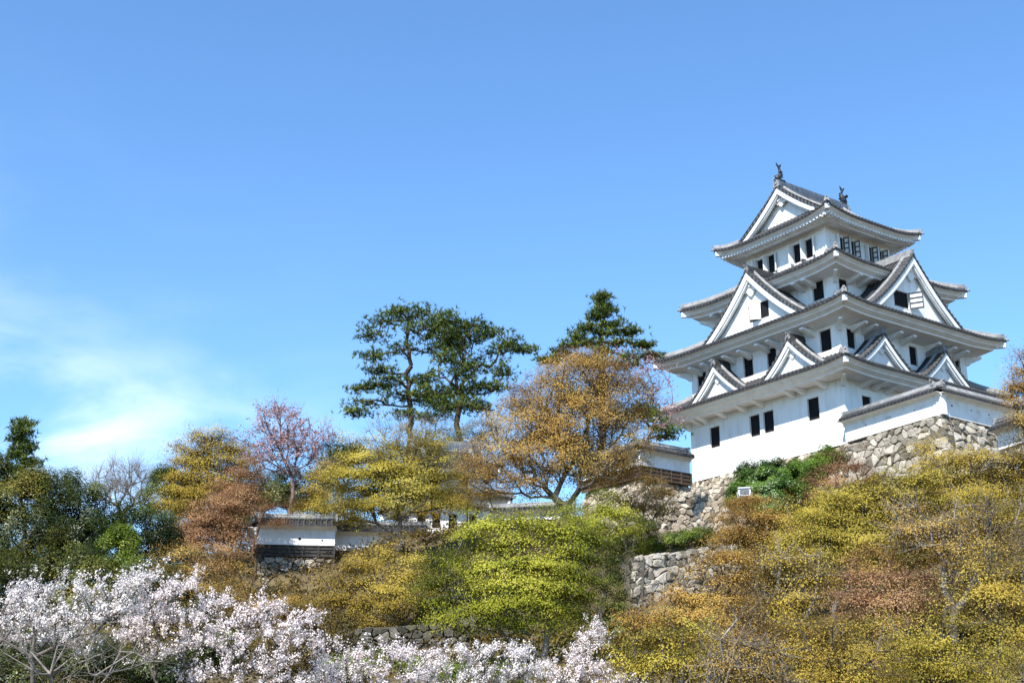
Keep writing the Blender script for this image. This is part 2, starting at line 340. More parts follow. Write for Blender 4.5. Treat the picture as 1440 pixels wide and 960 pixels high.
def gprof(s, H): return H * (1.28 * s - .28 * s * s)       # drop below the apex at fraction s of the half width
def gable(root, side, c, w, zb, za, front, back, off, win=None, board=.5, recess=.5, shut=None, peri=.30, eave_over=.0):
    """triangular dormer gable: wall, two tiled slopes, bargeboards, pendant ornament, ridge and end tile"""
    fm0 = fmap(side); fm = lambda q, d, z: fm0(c + q, d, z); H = za - zb
    zt = lambda q: za - gprof(min(abs(q) / w, 1.08), H)
    # gable wall with its window hole
    mb = MB(); holes = [win] if win else []; dw = front - recess
    qs = sorted(set(list(np.linspace(-w, w, 25)) + [h for hh in holes for h in hh[:2]]))
    for a, b in zip(qs, qs[1:]):
        ins = [h for h in holes if h[0] <= a + 1e-6 and b <= h[1] + 1e-6]
        lo = zb - .35
        if ins:
            h = ins[0]
            mb.add([fm(a, dw, lo), fm(b, dw, lo), fm(b, dw, h[2]), fm(a, dw, h[2])], [(0, 1, 2, 3)])
            mb.add([fm(a, dw, h[3]), fm(b, dw, h[3]), fm(b, dw, zt(b) - .1), fm(a, dw, zt(a) - .1)], [(0, 1, 2, 3)])
        else:
            mb.add([fm(a, dw, lo), fm(b, dw, lo), fm(b, dw, zt(b) - .1), fm(a, dw, zt(a) - .1)], [(0, 1, 2, 3)])
    for h in holes:
        a, b, c0, e = h; i = dw - .09
        mb.add([fm(a,dw,c0), fm(b,dw,c0), fm(b,dw,e), fm(a,dw,e), fm(a,i,c0), fm(b,i,c0), fm(b,i,e), fm(a,i,e)], [(0,1,5,4), (1,2,6,5), (2,3,7,6), (3,0,4,7)])
    g = mb.build('gable', M['plaster'], root, off=off)
    if win: window(g, fm, dw, win, off, shut or (), depth=.09, lattice=(side == 'F'))
    # slopes (ribs run down the slope, one after another along the depth)
    mb = MB(); ns = 10; ln = front - .62 - back; n = int(ln / PER)
    for sg in (-1, 1):
        rows = []
        ds = [back]
        for k in range(n + 1):
            for o, z in RIB:
                d = back + k * PER + o
                if d < front - .62: ds.append((d, z))
        ds = [(back, 0)] + ds[1:] + [(front - .62, 0)]
        ts = [.15 + z * 3.6 for _, z in ds]  # groove shade and crest sheen carried by the tint
        for d, rz in ds: rows.append([fm(sg * w * 1.02 * i / ns, d, zt(w * 1.02 * i / ns) + rz * (.3 if i == 0 else 1)) for i in range(ns + 1)])
        mb.grid_t(rows, ts)
        # verge: short tiles laid across the slope along the front edge
        Lm = math.hypot(w, H); m = int(Lm / .34); rows = []; tv = []
        for k in range(m * 4 + 1):
            s = k / (m * 4); z = (0, .09, .12, .09)[k % 4]; tv.append((.05, .55, .7, .55)[k % 4])  # verge tiles: shade between them painted as dark tint
            rows.append([fm(sg * w * 1.02 * s, front - .62, zt(w * 1.02 * s) + .02 + z * .3), fm(sg * w * 1.02 * s, front - .5, zt(w * 1.02 * s) + z + .02), fm(sg * w * 1.02 * s, front, zt(w * 1.02 * s) + z + .02), fm(sg * w * 1.02 * s, front, zt(w * 1.02 * s) - .09)])
        mb.grid_t(rows, tv)
    r = mb.build('gable_roof', M['tile'], g, off=off)
    # underside
    mb = MB()
    for sg in (-1, 1):
        mb.grid([[fm(sg * w * i / ns, d, zt(w * i / ns) - .12) for i in range(ns + 1)] for d in (front - .03, back)])
    mb.build('gable_soffit', M['eave'], g, off=off)
    # bargeboards: two stepped layers
    for sg in (-1, 1):
        mb = MB()
        for (t0, t1, da, db) in ((.10, .10 + board, .05, .20), (.10 + board * .92, .10 + board * (1.55 if w < 3 else 1.30), .14, .32)):
            P = []
            for i in range(ns + 1):
                q = w * i / ns * 1.0; k = 1 + .25 * (1 - i / ns)
                P.append((sg * q, zt(q) - t0, zt(q) - t1 * k))
            for (qa, ta, ba), (qb, tb, bb) in zip(P, P[1:]):
                mb.hexa([fm(qa, front - da, ba), fm(qb, front - da, bb), fm(qb, front - db, bb), fm(qa, front - db, ba), fm(qa, front - da, ta), fm(qb, front - da, tb), fm(qb, front - db, tb), fm(qa, front - db, ta)])
        mb.build('bargeboard', M['plaster'], g, off=off)
        mb = MB()                                   # plastered ridge running down beside the verge
        mb.tube([fm(sg * w * .98 * (i / ns), front - .66, zt(w * .98 * i / ns) + .12) for i in range(ns + 1)], .11, 8)
        mb.build('verge_ridge', M['ridge'], g, smooth=True, off=off)
    # pendant ornament under the apex
    k = w / 4.3 * .62 + .26; z0 = za - .24 - board * 1.0
    P = [(-.95, -.55), (-.62, -.66), (-.55, -.82), (-.36, -.74), (-.22, -.98), (0, -1.16), (.22, -.98), (.36, -.74), (.55, -.82), (.62, -.66), (.95, -.55), (0, .45)]
    mb = MB(); mb.extrude([(q * k, z0 + z * k) for q, z in P], fm, front - .34, front - .46)
    for q, z in ((0, -.35), (-.32, -.40), (.32, -.40)): mb.tube([fm(q * k, front - .34, z0 + z * k), fm(q * k, front - .26, z0 + z * k)], .11 * k, 8)
    mb.build('pendant_ornament', M['plaster'], g, off=off)
    # ridge and its end tile
    mb = MB(); mb.extrude([(-.17, -.1), (.17, -.1), (.15, .20), (.11, .24), (.10, .36), (0, .42), (-.10, .36), (-.11, .24), (-.15, .20)], lambda q, d, z: fm(q, d, za + z), back, front - .12)
    mb.build('ridge', M['ridge'] if side == 'F' else M['tile'], g, off=off)
    e = MB(); p0 = fm(0, front - .08, za + .02); p1 = fm(0, front + 1, za); end_tile(e, p0, (p1[0] - p0[0], p1[1] - p0[1]), .6); e.build('ridge_end_tile', M['ridge'], g, off=off)
    return g

def irimoya(root, hx, hy, ez, zr, gx, L, wall_x, wall_y, soffit, off, thick=(.30, .14), rafters=True, board=.29, name='roof', ridge_mat='darktile'):
    """hip-and-gable roof, ridge along local x, gables at x = -gx and x = gx"""
    run = hx - gx; gy = hy - run * 1.18; H = zr - ez
    zf = lambda d: ez + H * prof(d / hy, .36)          # height of the long slopes at distance d from the eave
    mb = MB()
    for side in 'FB':
        fm = fmap(side); rows = []; ts = []
        for e, rz in ribs(hx):
            ts.append(.15 + rz * 3.6)  # lighter crest, darker groove: shading in the tile colour
            dm = hy if abs(e) <= gx else (hx - abs(e)) / run * (hy - gy)
            lf = lift_at(hx - abs(e), L); col = [fm(e, hy, ez + lf - .10)]
            for i in range(13):
                d = dm * i / 12; col.append(fm(e, hy - d, zf(d) + lf * (1 - d / hy) ** 3 + rz))
            rows.append(col)
        mb.grid_t(rows, ts)
    zg = zf(hy - gy)
    for side in 'LR':
        fm = fmap(side); rows = []; run2 = run + .55; ts = []
        for e, rz in ribs(hy):
            ts.append(.15 + rz * 3.6)
            dm = run2 if abs(e) <= gy - .5 else min(run2, (hy - abs(e)) / (hy - gy) * run)
            lf = lift_at(hy - abs(e), L); col = [fm(e, hx, ez + lf - .10)]
            for i in range(9):
                d = dm * i / 8; col.append(fm(e, hx - d, ez + (zg - ez) * prof(d / run, .15) + lf * max(0, 1 - d / run) ** 2 + rz))
            rows.append(col)
        mb.grid_t(rows, ts)
    # verge tiles across the gable edges
    for sx in (-1, 1):
        for sy in (-1, 1):
            m = int(math.hypot(gy, zr - zg) / .34); rows = []; tv = []
            for k in range(m * 4 + 1):
                s = k / (m * 4); y = gy * s; z = zf(hy - y); b = (0, .09, .12, .09)[k % 4]; tv.append((.05, .55, .7, .55)[k % 4])  # dark tint paints the shade between verge tiles
                rows.append([(sx * (gx - .45), sy * y, z + .05 + b), (sx * (gx + .06), sy * y, z + .04 + b), (sx * (gx + .06), sy * y, z - .09)])
            mb.grid_t(rows, tv)
    roof = mb.build(name, M['tile'], root, off=off)
    eb = MB(); eave_body(eb, hx, hy, ez, L, wall_x, wall_y, soffit, thick); eb.build('eave', M['eave'], roof, off=off)
    if rafters:
        rb = MB()
        for side in 'LRFB':
            fm = fmap(side); E, Do = dims(side, hx, hy); n = int((E - .35) / .27)
            for k in range(-n, n + 1):
                q = k * .27; lf = lift_at(E - abs(q), L) * .75; z = ez - .40 + lf
                rb.hexa([fm(q-.065, Do-.26, z-.03), fm(q+.065, Do-.26, z-.03), fm(q+.065, Do-.80, z-.15), fm(q-.065, Do-.80, z-.15),
                         fm(q-.07, Do-.26, z+.10), fm(q+.07, Do-.26, z+.10), fm(q+.07, Do-.80, z+.05), fm(q-.07, Do-.80, z+.05)])
        rb.build('rafter_ends', M['eave'], roof, off=off)
    for sx in (-1, 1):
        w = MB(); x = sx * (gx - .55); ys = np.linspace(-gy - .1, gy + .1, 21)
        for a, b in zip(ys, ys[1:]): w.add([(x, a, zg - .5), (x, b, zg - .5), (x, b, zf(hy - abs(b)) - .12), (x, a, zf(hy - abs(a)) - .12)], [(0, 1, 2, 3)])
        w.build('gable_wall', M['plaster'], roof, off=off)
        for sy in (-1, 1):
            bb = MB(); n = 10
            for (t0, t1, da, db) in ((.10, .10 + board, .02, -.14), (.10 + board * .9, .10 + board * 1.3, -.08, -.28)):
                P = [(gy * 1.02 * i / n, zf(hy - gy * 1.02 * i / n), 1 + .25 * (1 - i / n)) for i in range(n + 1)]
                for (ya, za_, ka), (yb, zb_, kb) in zip(P, P[1:]):
                    xa, xb = sx * (gx + da), sx * (gx + db)
                    bb.hexa([(xa, sy*ya, za_-t1*ka), (xa, sy*yb, zb_-t1*kb), (xb, sy*yb, zb_-t1*kb), (xb, sy*ya, za_-t1*ka), (xa, sy*ya, za_-t0), (xa, sy*yb, zb_-t0), (xb, sy*yb, zb_-t0), (xb, sy*ya, za_-t0)])
            bb.build('bargeboard', M['plaster'], roof, off=off)
            h = MB(); h.tube([(sx * (gx - .5), sy * gy * 1.0 * i / 10, zf(hy - gy * i / 10) + .14) for i in range(11)], .13, 8)
            h.build('verge_ridge', M['ridge'], roof, smooth=True, off=off)
            h = MB(); pts = []
            for i in range(9):
                t = .03 + i / 8 * .97
                pts.append((sx * (hx - run * t), sy * (hy - (hy - gy) * t), zf((hy - gy) * t) + L * (1 - t) ** 2 + .13))
            h.tube(pts, .16, 8); h.tube([(a, b, c + .16) for a, b, c in pts], .08, 6); h.build('hip_ridge', M['ridge'], roof, smooth=True, off=off)
            e = MB(); end_tile(e, (pts[0][0], pts[0][1], pts[0][2] - .1), (sx, sy), .52)
            e.tube([(sx * (hx - .25), sy * (hy - .25), ez + L - .03), (sx * (hx + .12), sy * (hy + .12), ez + L + .05)], .07, 8)
            e.build('ridge_end_tile', M['ridge'], roof, off=off); corner_block(roof, sx, sy, hx, hy, ez + L * .95 + .06, off)
        k = gy / 3.4 * .62; z0 = zr - .25 - board * 1.1
        P = [(-.85, -.55), (-.62, -.66), (-.55, -.82), (-.36, -.74), (-.22, -.98), (0, -1.16), (.22, -.98), (.36, -.74), (.55, -.82), (.62, -.66), (.85, -.55), (0, .45)]
        fm = (lambda q, d, z: (-d, q, z)) if sx < 0 else (lambda q, d, z: (d, q, z))
        o = MB(); o.extrude([(q * k, z0 + z * k) for q, z in P], fm, gx - .30, gx - .42)
        for q, z in ((0, -.35), (-.30, -.42), (.30, -.42)): o.tube([fm(q * k, gx - .3, z0 + z * k), fm(q * k, gx - .2, z0 + z * k)], .13 * k, 8)
        o.build('pendant_ornament', M['plaster'], roof, off=off)
        e = MB(); end_tile(e, (sx * (gx + .02), 0, zr + .02), (sx, 0), .9); e.build('ridge_end_tile', M['ridge'], roof, off=off)
    r = MB(); r.extrude([(-.22, -.12), (.22, -.12), (.20, .34), (.15, .38), (.13, .50), (0, .56), (-.13, .50), (-.15, .38), (-.20, .34)], lambda q, d, z: (d, q, zr + z), -gx + .05, gx - .05)
    n = int(2 * gx / .25)
    for k in range(n):
        x = -gx + .2 + k * (2 * gx - .4) / n
        for sy in (-1, 1): r.box((x, sy * .19 - .03, zr + .05), (x + .12, sy * .19 + .03, zr + .26))
    r.build('ridge', M[ridge_mat], roof, off=off)
    return roof
def shachi(root, x, y, z, face, off):
    """roof finial shaped like a fish standing on its head, tail forked upward, fins at the sides"""
    mb = MB(); f = face; z0_ = z
    path = [(f*.42, .05), (f*.30, .16), (f*.12, .30), (f*.00, .50), (f*-.03, .72), (f*.02, .92), (f*.10, 1.06)]
    rad = [.13, .20, .23, .19, .14, .10, .07]
    mb.tube([(x + a, y, z + b) for a, b in path], rad, 10)
    def fin(pts, w): mb.extrude(pts, lambda q, d, zz: (x + q, y + d, z + zz), -w, w)
    fin([(f*.04, 1.0), (f*.14, 1.0), (f*.30, 1.20), (f*.36, 1.40), (f*.20, 1.30), (f*.10, 1.18), (f*.0, 1.30), (f*-.16, 1.42), (f*-.14, 1.22), (f*-.02, 1.06)], .03)
    fin([(f*-.10, .30), (f*-.34, .34), (f*-.20, .44), (f*-.36, .56), (f*-.20, .62), (f*-.32, .78), (f*-.12, .80), (f*-.10, .6)], .025)
    for s in (-1, 1):
        mb.add([(x+f*.15, y+s*.16, z+.32), (x+f*.02, y+s*.16, z+.52), (x+f*.10, y+s*.44, z+.60), (x+f*.26, y+s*.40, z+.42), (x+f*.13, y+s*.13, z+.34)], [(0, 1, 2, 3), (0, 3, 4)])
    mb.box((x - .22, y - .16, z - .12), (x + .34, y + .16, z + .06))
    mb.v = [(x + (a - x) * .88, y + (b - y) * .9, z0_ + (c - z0_) * .86) for a, b, c in mb.v]
    return mb.build('roof_finial', M['bronze'], root, off=off)
# ------------------------------------------------------------------ the keep
ZB = 17.15
keep = empty('castle_keep', (19.786, 77.509, ZB), YAW, 'white four-tiered castle keep with tiled gable roofs towering above the hill', 'castle')
OFF = (0, 0, ZB)
W = {1: (6.0, 6.2), 2: (5.79, 6.12), 3: (4.56, 5.06), 4: (3.04, 3.36)}      # half widths in local x, y
ZW = {1: (17.15, 21.2), 2: (21.3, 24.55), 3: (25.3, 28.05), 4: (29.3, 32.1)}
HOLES = {
 1: {'L': [(3.70, 4.42, 19.0, 20.22), (.31, 1.0, 19.0, 20.22), (-.82, -.12, 19.0, 20.22), (-4.31, -3.58, 19.0, 20.22)], 'F': [(-4.42, -3.76, 19.15, 20.1), (3.4, 4.1, 19.15, 20.1)]},
 2: {'L': [(4.84, 5.5, 22.85, 24.05), (.76, 1.43, 22.85, 24.08), (-1.18, -.54, 22.85, 24.08), (-5.4, -4.7, 22.85, 24.05)], 'F': [(-5.15, -4.55, 22.9, 23.98), (.36, .96, 22.9, 23.98), (4.5, 5.1, 22.9, 23.98)]},
 3: {'L': [(3.38, 4.1, 26.62, 27.6), (-4.12, -3.38, 26.62, 27.72)], 'F': [(-4.17, -3.52, 26.75, 27.6), (3.5, 4.1, 26.75, 27.6)]},
 4: {'L': [(-1.32, -.72, 30.22, 31.46), (-2.32, -1.72, 30.22, 31.46), (.86, 1.46, 30.22, 31.46), (1.82, 2.42, 30.22, 31.46)], 'F': [(-2.05, -1.42, 30.35, 31.46), (-1.02, -.39, 30.35, 31.46), (.66, 1.29, 30.35, 31.46), (1.66, 2.29, 30.35, 31.46)]}}
for k in (1, 2, 3):
    HOLES[k] = {s: [(h[0] - .05, h[1] + .05, h[2] - .03, h[3] + .03) for h in hs] for s, hs in HOLES[k].items()}
for k in (1, 2, 3, 4):
    wx, wy = W[k]; z0, z1 = ZW[k]; mb = MB()
    for side in 'LFRB':
        E_, D_ = dims(side, wx, wy); wall_face(mb, fmap(side), D_, -E_, E_, z0, z1, HOLES[k].get(side, []))
    mb.add([(-wx+.4, -wy+.4, z1-.02), (wx-.4, -wy+.4, z1-.02), (wx-.4, wy-.4, z1-.02), (-wx+.4, wy-.4, z1-.02)], [(0, 1, 2, 3)])
    if k == 4:                                       # thin moulding line under the top eave
        for side in 'LF':
            E_, D_ = dims(side, wx, wy); mb.extrude([(-E_, 31.56), (E_, 31.56), (E_, 31.62), (-E_, 31.62)], fmap(side), D_ + .003, D_ + .03)
    mb.build('storey_wall', M['plaster'], keep, off=OFF)
    for side, hs in HOLES[k].items():
        E_, D_ = dims(side, wx, wy)
        for h in hs:
            if k < 4: h = (h[0] - 0, h[1] + 0, h[2], h[3])
            sh = ()
            if k == 4: sh = ((h[0] - .02, -1, math.radians(40 if side == 'L' else 74), .30), (h[1] + .02, 1, math.radians(80 if side == 'L' else 66), .34))
            window(keep, fmap(side), D_, h, OFF, sh, lattice=(side == 'F'))
r1 = roof_ring(keep, 7.66, 7.93, 5.78, 6.11, 21.40, 1.05, .22, 6.0, 6.2, 20.89, OFF, thick=(.32, .18))
r2 = roof_ring(keep, 7.43, 8.03, 4.55, 5.05, 24.97, 1.45, .24, 5.79, 6.12, 24.25, OFF, thick=(.32, .18))
r3 = roof_ring(keep, 6.11, 6.62, 3.03, 3.35, 28.33, 1.70, .30, 4.56, 5.06, 27.74, OFF, thick=(.32, .18))
r4 = irimoya(keep, 4.45, 4.88, 32.26, 35.75, 3.35, .42, 3.04, 3.36, 31.96, OFF, thick=(.36, .10))
for roof, (wx, wy), s, qs, qf in ((r1, W[1], 20.89, (5.2, 4.6, 3.0, 1.3, -.1, -2.6, -3.4, -5.0), (-4.4, -3.5, -2.4, .2, 2.6, 4.2)),
                                  (r2, W[2], 24.22, (5.2, 4.1, 3.3, 2.2, .9, -.6, -1.5, -3.2, -4.2), (-4.7, -3.8, -1.6, -.4, 1.9, 3.4, 4.6)),
                                  (r3, W[3], 27.74, (4.3, 3.4, 2.6, -2.7, -3.5), (-3.4, -2.5, 2.4, 3.6))):
    for q in qs: bracket(roof, fmap('L'), q, wx, s, OFF)
    for q in qf: bracket(roof, fmap('F'), q, wy, s, OFF)
    for sx in (-1, 1):
        for sy in (-1, 1): corner_bracket(roof, sx, sy, wx, wy, s, OFF)
gable(keep, 'L', -.05, 4.35, 25.15, 29.15, 6.75, 3.2, OFF, win=(-1.25, .42, 25.95, 27.0), shut=((-.62, 1, math.radians(38), .66),), board=.36)
gable(keep, 'F', -.05, 4.30, 25.30, 29.35, 7.40, 3.5, OFF, win=(-1.60, -.25, 25.95, 26.95), shut=((-.22, 1, math.radians(62), .80),), board=.36)
gable(keep, 'L', 2.75, 2.35, 21.62, 23.75, 7.20, 5.7, OFF, board=.25, recess=.42)
gable(keep, 'L', -3.40, 2.35, 21.62, 23.75, 7.20, 5.7, OFF, board=.25, recess=.42)
gable(keep, 'F', -3.55, 2.38, 21.62, 23.65, 7.48, 6.0, OFF, board=.25, recess=.42)
gable(keep, 'F', 2.00, 2.38, 21.62, 23.65, 7.48, 6.0, OFF, board=.25, recess=.42)
shachi(keep, -2.95, 0, 36.28, -1, OFF); shachi(keep, 3.0, 0, 36.28, 1, OFF)

# ------------------------------------------------------------------ ground
CTRL = np.array([(0,0,-1.6),(-15,0,-1.6),(15,0,-1.3),(-30,10,-1.2),(30,10,0),(0,15,-1.5),(-15,20,-1.3),(10,20,-1.0),(22,22,-.2),(-5,28,-.4),(8,28,.3),(1,38,2.9),(-10,40,2.6),(-20,40,3.0),(10,40,3.6),(20,40,4.4),
 (5.3,52,4.9),(8.5,53.5,5.2),(6,60,9.2),(9,61,9.6),(-12,58,6.8),(-5,55,8.2),(12,54,6.6),(20,55,10.5),(10,64,10.8),(10.5,70,11.4),(7,68,11.2),(13,66,11.9),(2.4,58,10.6),(17,62,12.6),(22,58,12.2),(30,58,12.0),(20,78,15.5),(10,78,12.3),(30,78,15.5),(-5,70,11.8),(-12,68,11.6),(-5,80,14),(4,72,13.8),
 (-25,60,7.2),(-25,75,8.0),(-40,60,4.5),(-40,90,3),(0,100,9),(30,105,7),(50,70,8),(50,40,2.5),(-50,30,-1),(-20,52,5.6),(0,140,-4),(-80,40,-4),(80,40,0),(0,-40,-2)], float)
def tps_fit(P):
    n = len(P); d = np.linalg.norm(P[:, None, :2] - P[None, :, :2], axis=2); K = d * d * np.log(d + 1e-9) + np.eye(n) * 8
    A = np.zeros((n + 3, n + 3)); A[:n, :n] = K; A[:n, n] = 1; A[:n, n+1:] = P[:, :2]; A[n, :n] = 1; A[n+1:, :n] = P[:, :2].T
    return np.linalg.solve(A, np.concatenate([P[:, 2], [0, 0, 0]]))
TPS = tps_fit(CTRL)
def ground(x, y):
    x = np.atleast_1d(np.asarray(x, float)); y = np.atleast_1d(np.asarray(y, float)); sh = x.shape; x = x.ravel(); y = y.ravel()
    d = np.hypot(x[:, None] - CTRL[:, 0], y[:, None] - CTRL[:, 1]); n = len(CTRL)
    z = (d * d * np.log(d + 1e-9)) @ TPS[:n] + TPS[n] + TPS[n+1] * x + TPS[n+2] * y
    r = np.hypot(x, y - 55); w = np.clip((r - 60) / 70, 0, 1); w = w * w * (3 - 2 * w)
    z = np.clip(z, -8, 16.2) * (1 - w) - 6 * w
    z = z + .18 * np.sin(x * .9 + 1.3 * np.sin(y * .5)) * np.cos(y * .8) * (1 - w)
    return z.reshape(sh)
def gz(x, y): return float(ground(x, y)[0])
s_ = np.linspace(-1, 1, 190); ax = 62 * s_ + 3000 * np.sign(s_) * np.clip(np.abs(s_) - .75, 0, 1) ** 2 * 14
X_, Y_ = np.meshgrid(ax, ax + 50); Z_ = ground(X_, Y_)
n_ = len(ax); idx = np.arange(n_ * n_).reshape(n_, n_)
fc = np.stack([idx[:-1, :-1], idx[:-1, 1:], idx[1:, 1:], idx[1:, :-1]], -1).reshape(-1, 4)
gr = raw_mesh('ground', np.stack([X_, Y_, Z_], -1).reshape(-1, 3), fc, M['soil'], None, smooth=True)
gr['kind'] = 'structure'; gr['label'] = 'brown wooded castle hill sloping up to the walls'

# ------------------------------------------------------------------ stone walls, plaster walls
def stone_wall(label, p0, p1, h0, h1=None, size=.6, batter=.22, mat='stone', seed=1, depth=.6, group='dry stone retaining walls', m0=0, m1=0, cap=-.03):
    """dry stone wall: top line p0 -> p1, face leaning out downward, every stone modelled with its own bulge"""
    rng = np.random.default_rng(seed); h1 = h1 or h0
    p0 = np.array(p0, float); p1 = np.array(p1, float); u = p1 - p0; Lm = np.linalg.norm(u[:2]); u = u / Lm
    nrm = np.array([u[1], -u[0], 0]); nrm /= np.linalg.norm(nrm)
    if nrm[1] > 0: nrm = -nrm
    h = max(h0, h1); base = (p0[0], p0[1], min(p0[2], p1[2]) - h); t = empty('stone_wall', base, 0, label, 'stone wall', group); t['kind'] = 'thing'
    P = lambda s, d, o: p0 + u * s + np.array([0, 0, -d]) + nrm * (batter * d + o)
    mb = MB(); sy = size * .74; seeds = []
    for i in range(-1, int(h / sy) + 2):
        for j in range(-4, int(Lm / size) + 5):
            seeds.append(((j + .5 * (i % 2) + rng.uniform(.12, .88)) * size, (i + rng.uniform(.15, .85)) * sy * .98))
    S = np.array(seeds); S = S[rng.random(len(S)) > .14]
    ex = S[rng.random(len(S)) < .38] + rng.normal(0, size * .42, (1, 2)); S = np.concatenate([S, ex + rng.normal(0, size * .16, ex.shape)])
    for a in S:
        if a[0] < -.05 - m0 * batter * a[1] or a[0] > Lm + .05 + m1 * batter * a[1] or a[1] < -.02 or a[1] > h + .1: continue
        poly = [np.array(v) for v in ((a[0]-2*size, a[1]-2*size), (a[0]+2*size, a[1]-2*size), (a[0]+2*size, a[1]+2*size), (a[0]-2*size, a[1]+2*size))]
        dd = np.linalg.norm((S - a) * (1, 1.25), axis=1)
        cuts = [((a + S[k]) / 2, (S[k] - a) * np.array([1, 1.5])) for k in np.argsort(dd)[1:15]]
        cuts += [(np.array([-.06, 0]), np.array([-1., -m0 * batter])), (np.array([Lm + .06, 0]), np.array([1., -m1 * batter])), (np.array([0, rng.uniform(-.05, .05)]), np.array([0, -1.]))]
        for m, nn in cuts:
            out = []
            for q, r in zip(poly, poly[1:] + poly[:1]):
                sq, sr = (q - m) @ nn, (r - m) @ nn
                if sq <= 0: out.append(q)
                if sq * sr < 0: out.append(q + (r - q) * sq / (sq - sr))
            poly = out
            if len(poly) < 3: break
        if len(poly) < 3: continue
        q = np.array(poly); c = q.mean(0); gap = .010 + rng.random() * .014; ring = []
        for A, B in zip(q, np.roll(q, -1, 0)):
            if np.linalg.norm(B - A) < .04: continue
            for f in (.12, .5, .88):
                pt = A + (B - A) * f + rng.normal(0, .012, 2); ring.append(c + (pt - c) * (1 - gap / (np.linalg.norm(pt - c) + .03) - (.0 if f == .5 else .02)))
        if len(ring) < 6: continue
        ring = np.array(ring); tt = rng.random(); out = rng.uniform(.03, .13) * (size / .55); n = len(ring); tilt = rng.normal(0, .13, 2); lay = []
        for k, o in ((1.0, -.2), (1.0, out * .30), (.93, out * .88), (.60, out * 1.03)):
            lay.append([P(*(c + (pt - c) * k), o + ((pt - c) @ tilt if o > 0 else 0) + rng.normal(0, .008)) for pt in ring])
        vs = [p for l in lay for p in l] + [P(*c, out * 1.06)]
        fs = [(l*n+e, l*n+(e+1) % n, (l+1)*n+(e+1) % n, (l+1)*n+e) for l in range(3) for e in range(n)] + [(3*n+e, 3*n+(e+1) % n, 4*n) for e in range(n)]
        mb.add(vs, fs, tt)
    mb.build('stonework', M[mat], t, off=base)
    bk = MB(); a, b, c, d = P(-.0, -cap, -.14), P(Lm + .0, -cap, -.14), P(Lm + .0 + m1 * batter * h, h, -.14), P(-.0 - m0 * batter * h, h, -.14); e = -nrm * depth
    bk.hexa([d, c, c + e, d + e, a, b, b + e, a + e]); bk.build('packing', M['joint'], t, off=base)
    return t
def plaster_wall(label, p0, p1, h, thick=.36, mat='plaster', over=.42, rise=.34, skirt=0, skirt_mat='wood', studs=True, holes=(), cat='wall', group='white plastered castle walls'):
    """roofed plaster wall from p0 to p1 (foot points): body, tiled roof, ridge, board skirt"""
    p0 = np.array(p0, float); p1 = np.array(p1, float); d = p1 - p0; Lm = math.hypot(d[0], d[1]); rz = math.atan2(d[1], d[0]); sl = d[2] / Lm
    t = empty('plaster_wall', tuple(p0), rz, label, cat, group); t['kind'] = 'thing'; th = thick / 2
    z = lambda x, v: v + sl * x
    Q = lambda x, y, v: (x, y, z(x, v))
    b = MB(); k0 = skirt
    b.hexa([Q(0, -th, k0), Q(Lm, -th, k0), Q(Lm, th, 0), Q(0, th, 0), Q(0, -th, h), Q(Lm, -th, h), Q(Lm, th, h), Q(0, th, h)])
    body = b.build('wall_body', M[mat], t)
    c = MB()                                          # plaster cove carrying the eaves
    for s in (-1, 1):
        c.hexa([Q(-.05, s*(th-.02), h-.16), Q(Lm+.05, s*(th-.02), h-.16), Q(Lm+.05, s*(th+.12), h-.02), Q(-.05, s*(th+.12), h-.02), Q(-.05, 0, h+.02), Q(Lm+.05, 0, h+.02), Q(Lm+.05, s*(th+over-.05), h+.04), Q(-.05, s*(th+over-.05), h+.04)])
    c.build('eave', M['eave'], t)
    r = MB(); n = int(Lm / .27)
    for s in (-1, 1):
        rows = []; ts = []
        for k in range(n + 1):
            for o, zz in RIB:
                ts.append(.15 + zz * 3.6)  # wall roof ribs get the same painted groove shade
                x = min(k * .27 + o * .9, Lm + .1) - .1
                rows.append([Q(x, s*(th+over), h+.0), Q(x, s*(th+over), h+.08+zz), Q(x, s*(th+over)*.5, h+.08+rise*.45+zz), Q(x, 0, h+.08+rise+zz*.3)])
        r.grid_t(rows, ts)
    r.build('tiled_roof', M['tile'], t)
    g = MB(); pts = [Q(-.14, 0, h+rise+.14), Q(Lm*.5, 0, h+rise+.14), Q(Lm+.04, 0, h+rise+.14)]
    g.tube(pts, .13, 8); g.tube([(a, b_, c_ + .13) for a, b_, c_ in pts], .07, 6); g.build('ridge', M['ridge'], t, smooth=True)
    for x, s in ((-.15, -1), (Lm + .05, 1)):
        e = MB(); end_tile(e, Q(x, 0, h + rise + .02), (s, 0), .7); e.build('ridge_end_tile', M['ridge'], t)
    if skirt:
        w = MB(); w.hexa([Q(-.02, -th-.05, .0), Q(Lm+.02, -th-.05, .0), Q(Lm+.02, -th+.08, .0), Q(-.02, -th+.08, .0), Q(-.02, -th-.05, skirt), Q(Lm+.02, -th-.05, skirt), Q(Lm+.02, -th+.08, skirt), Q(-.02, -th+.08, skirt)])
        m = int(Lm / .62)
        if studs:
            for k in range(m + 1):
                x = k * Lm / m; w.hexa([Q(x-.04, -th-.10, -.02), Q(x+.04, -th-.10, -.02), Q(x+.04, -th-.051, -.02), Q(x-.04, -th-.051, -.02), Q(x-.04, -th-.10, skirt+.02), Q(x+.04, -th-.10, skirt+.02), Q(x+.04, -th-.051, skirt+.02), Q(x-.04, -th-.051, skirt+.02)])
            for v in (.0, skirt*.33, skirt*.66, skirt-.03): w.hexa([Q(0, -th-.085, v), Q(Lm, -th-.085, v), Q(Lm, -th-.052, v), Q(0, -th-.052, v), Q(0, -th-.085, v+.06), Q(Lm, -th-.085, v+.06), Q(Lm, -th-.052, v+.06), Q(0, -th-.052, v+.06)])
        w.build('board_skirt', M[skirt_mat], t)
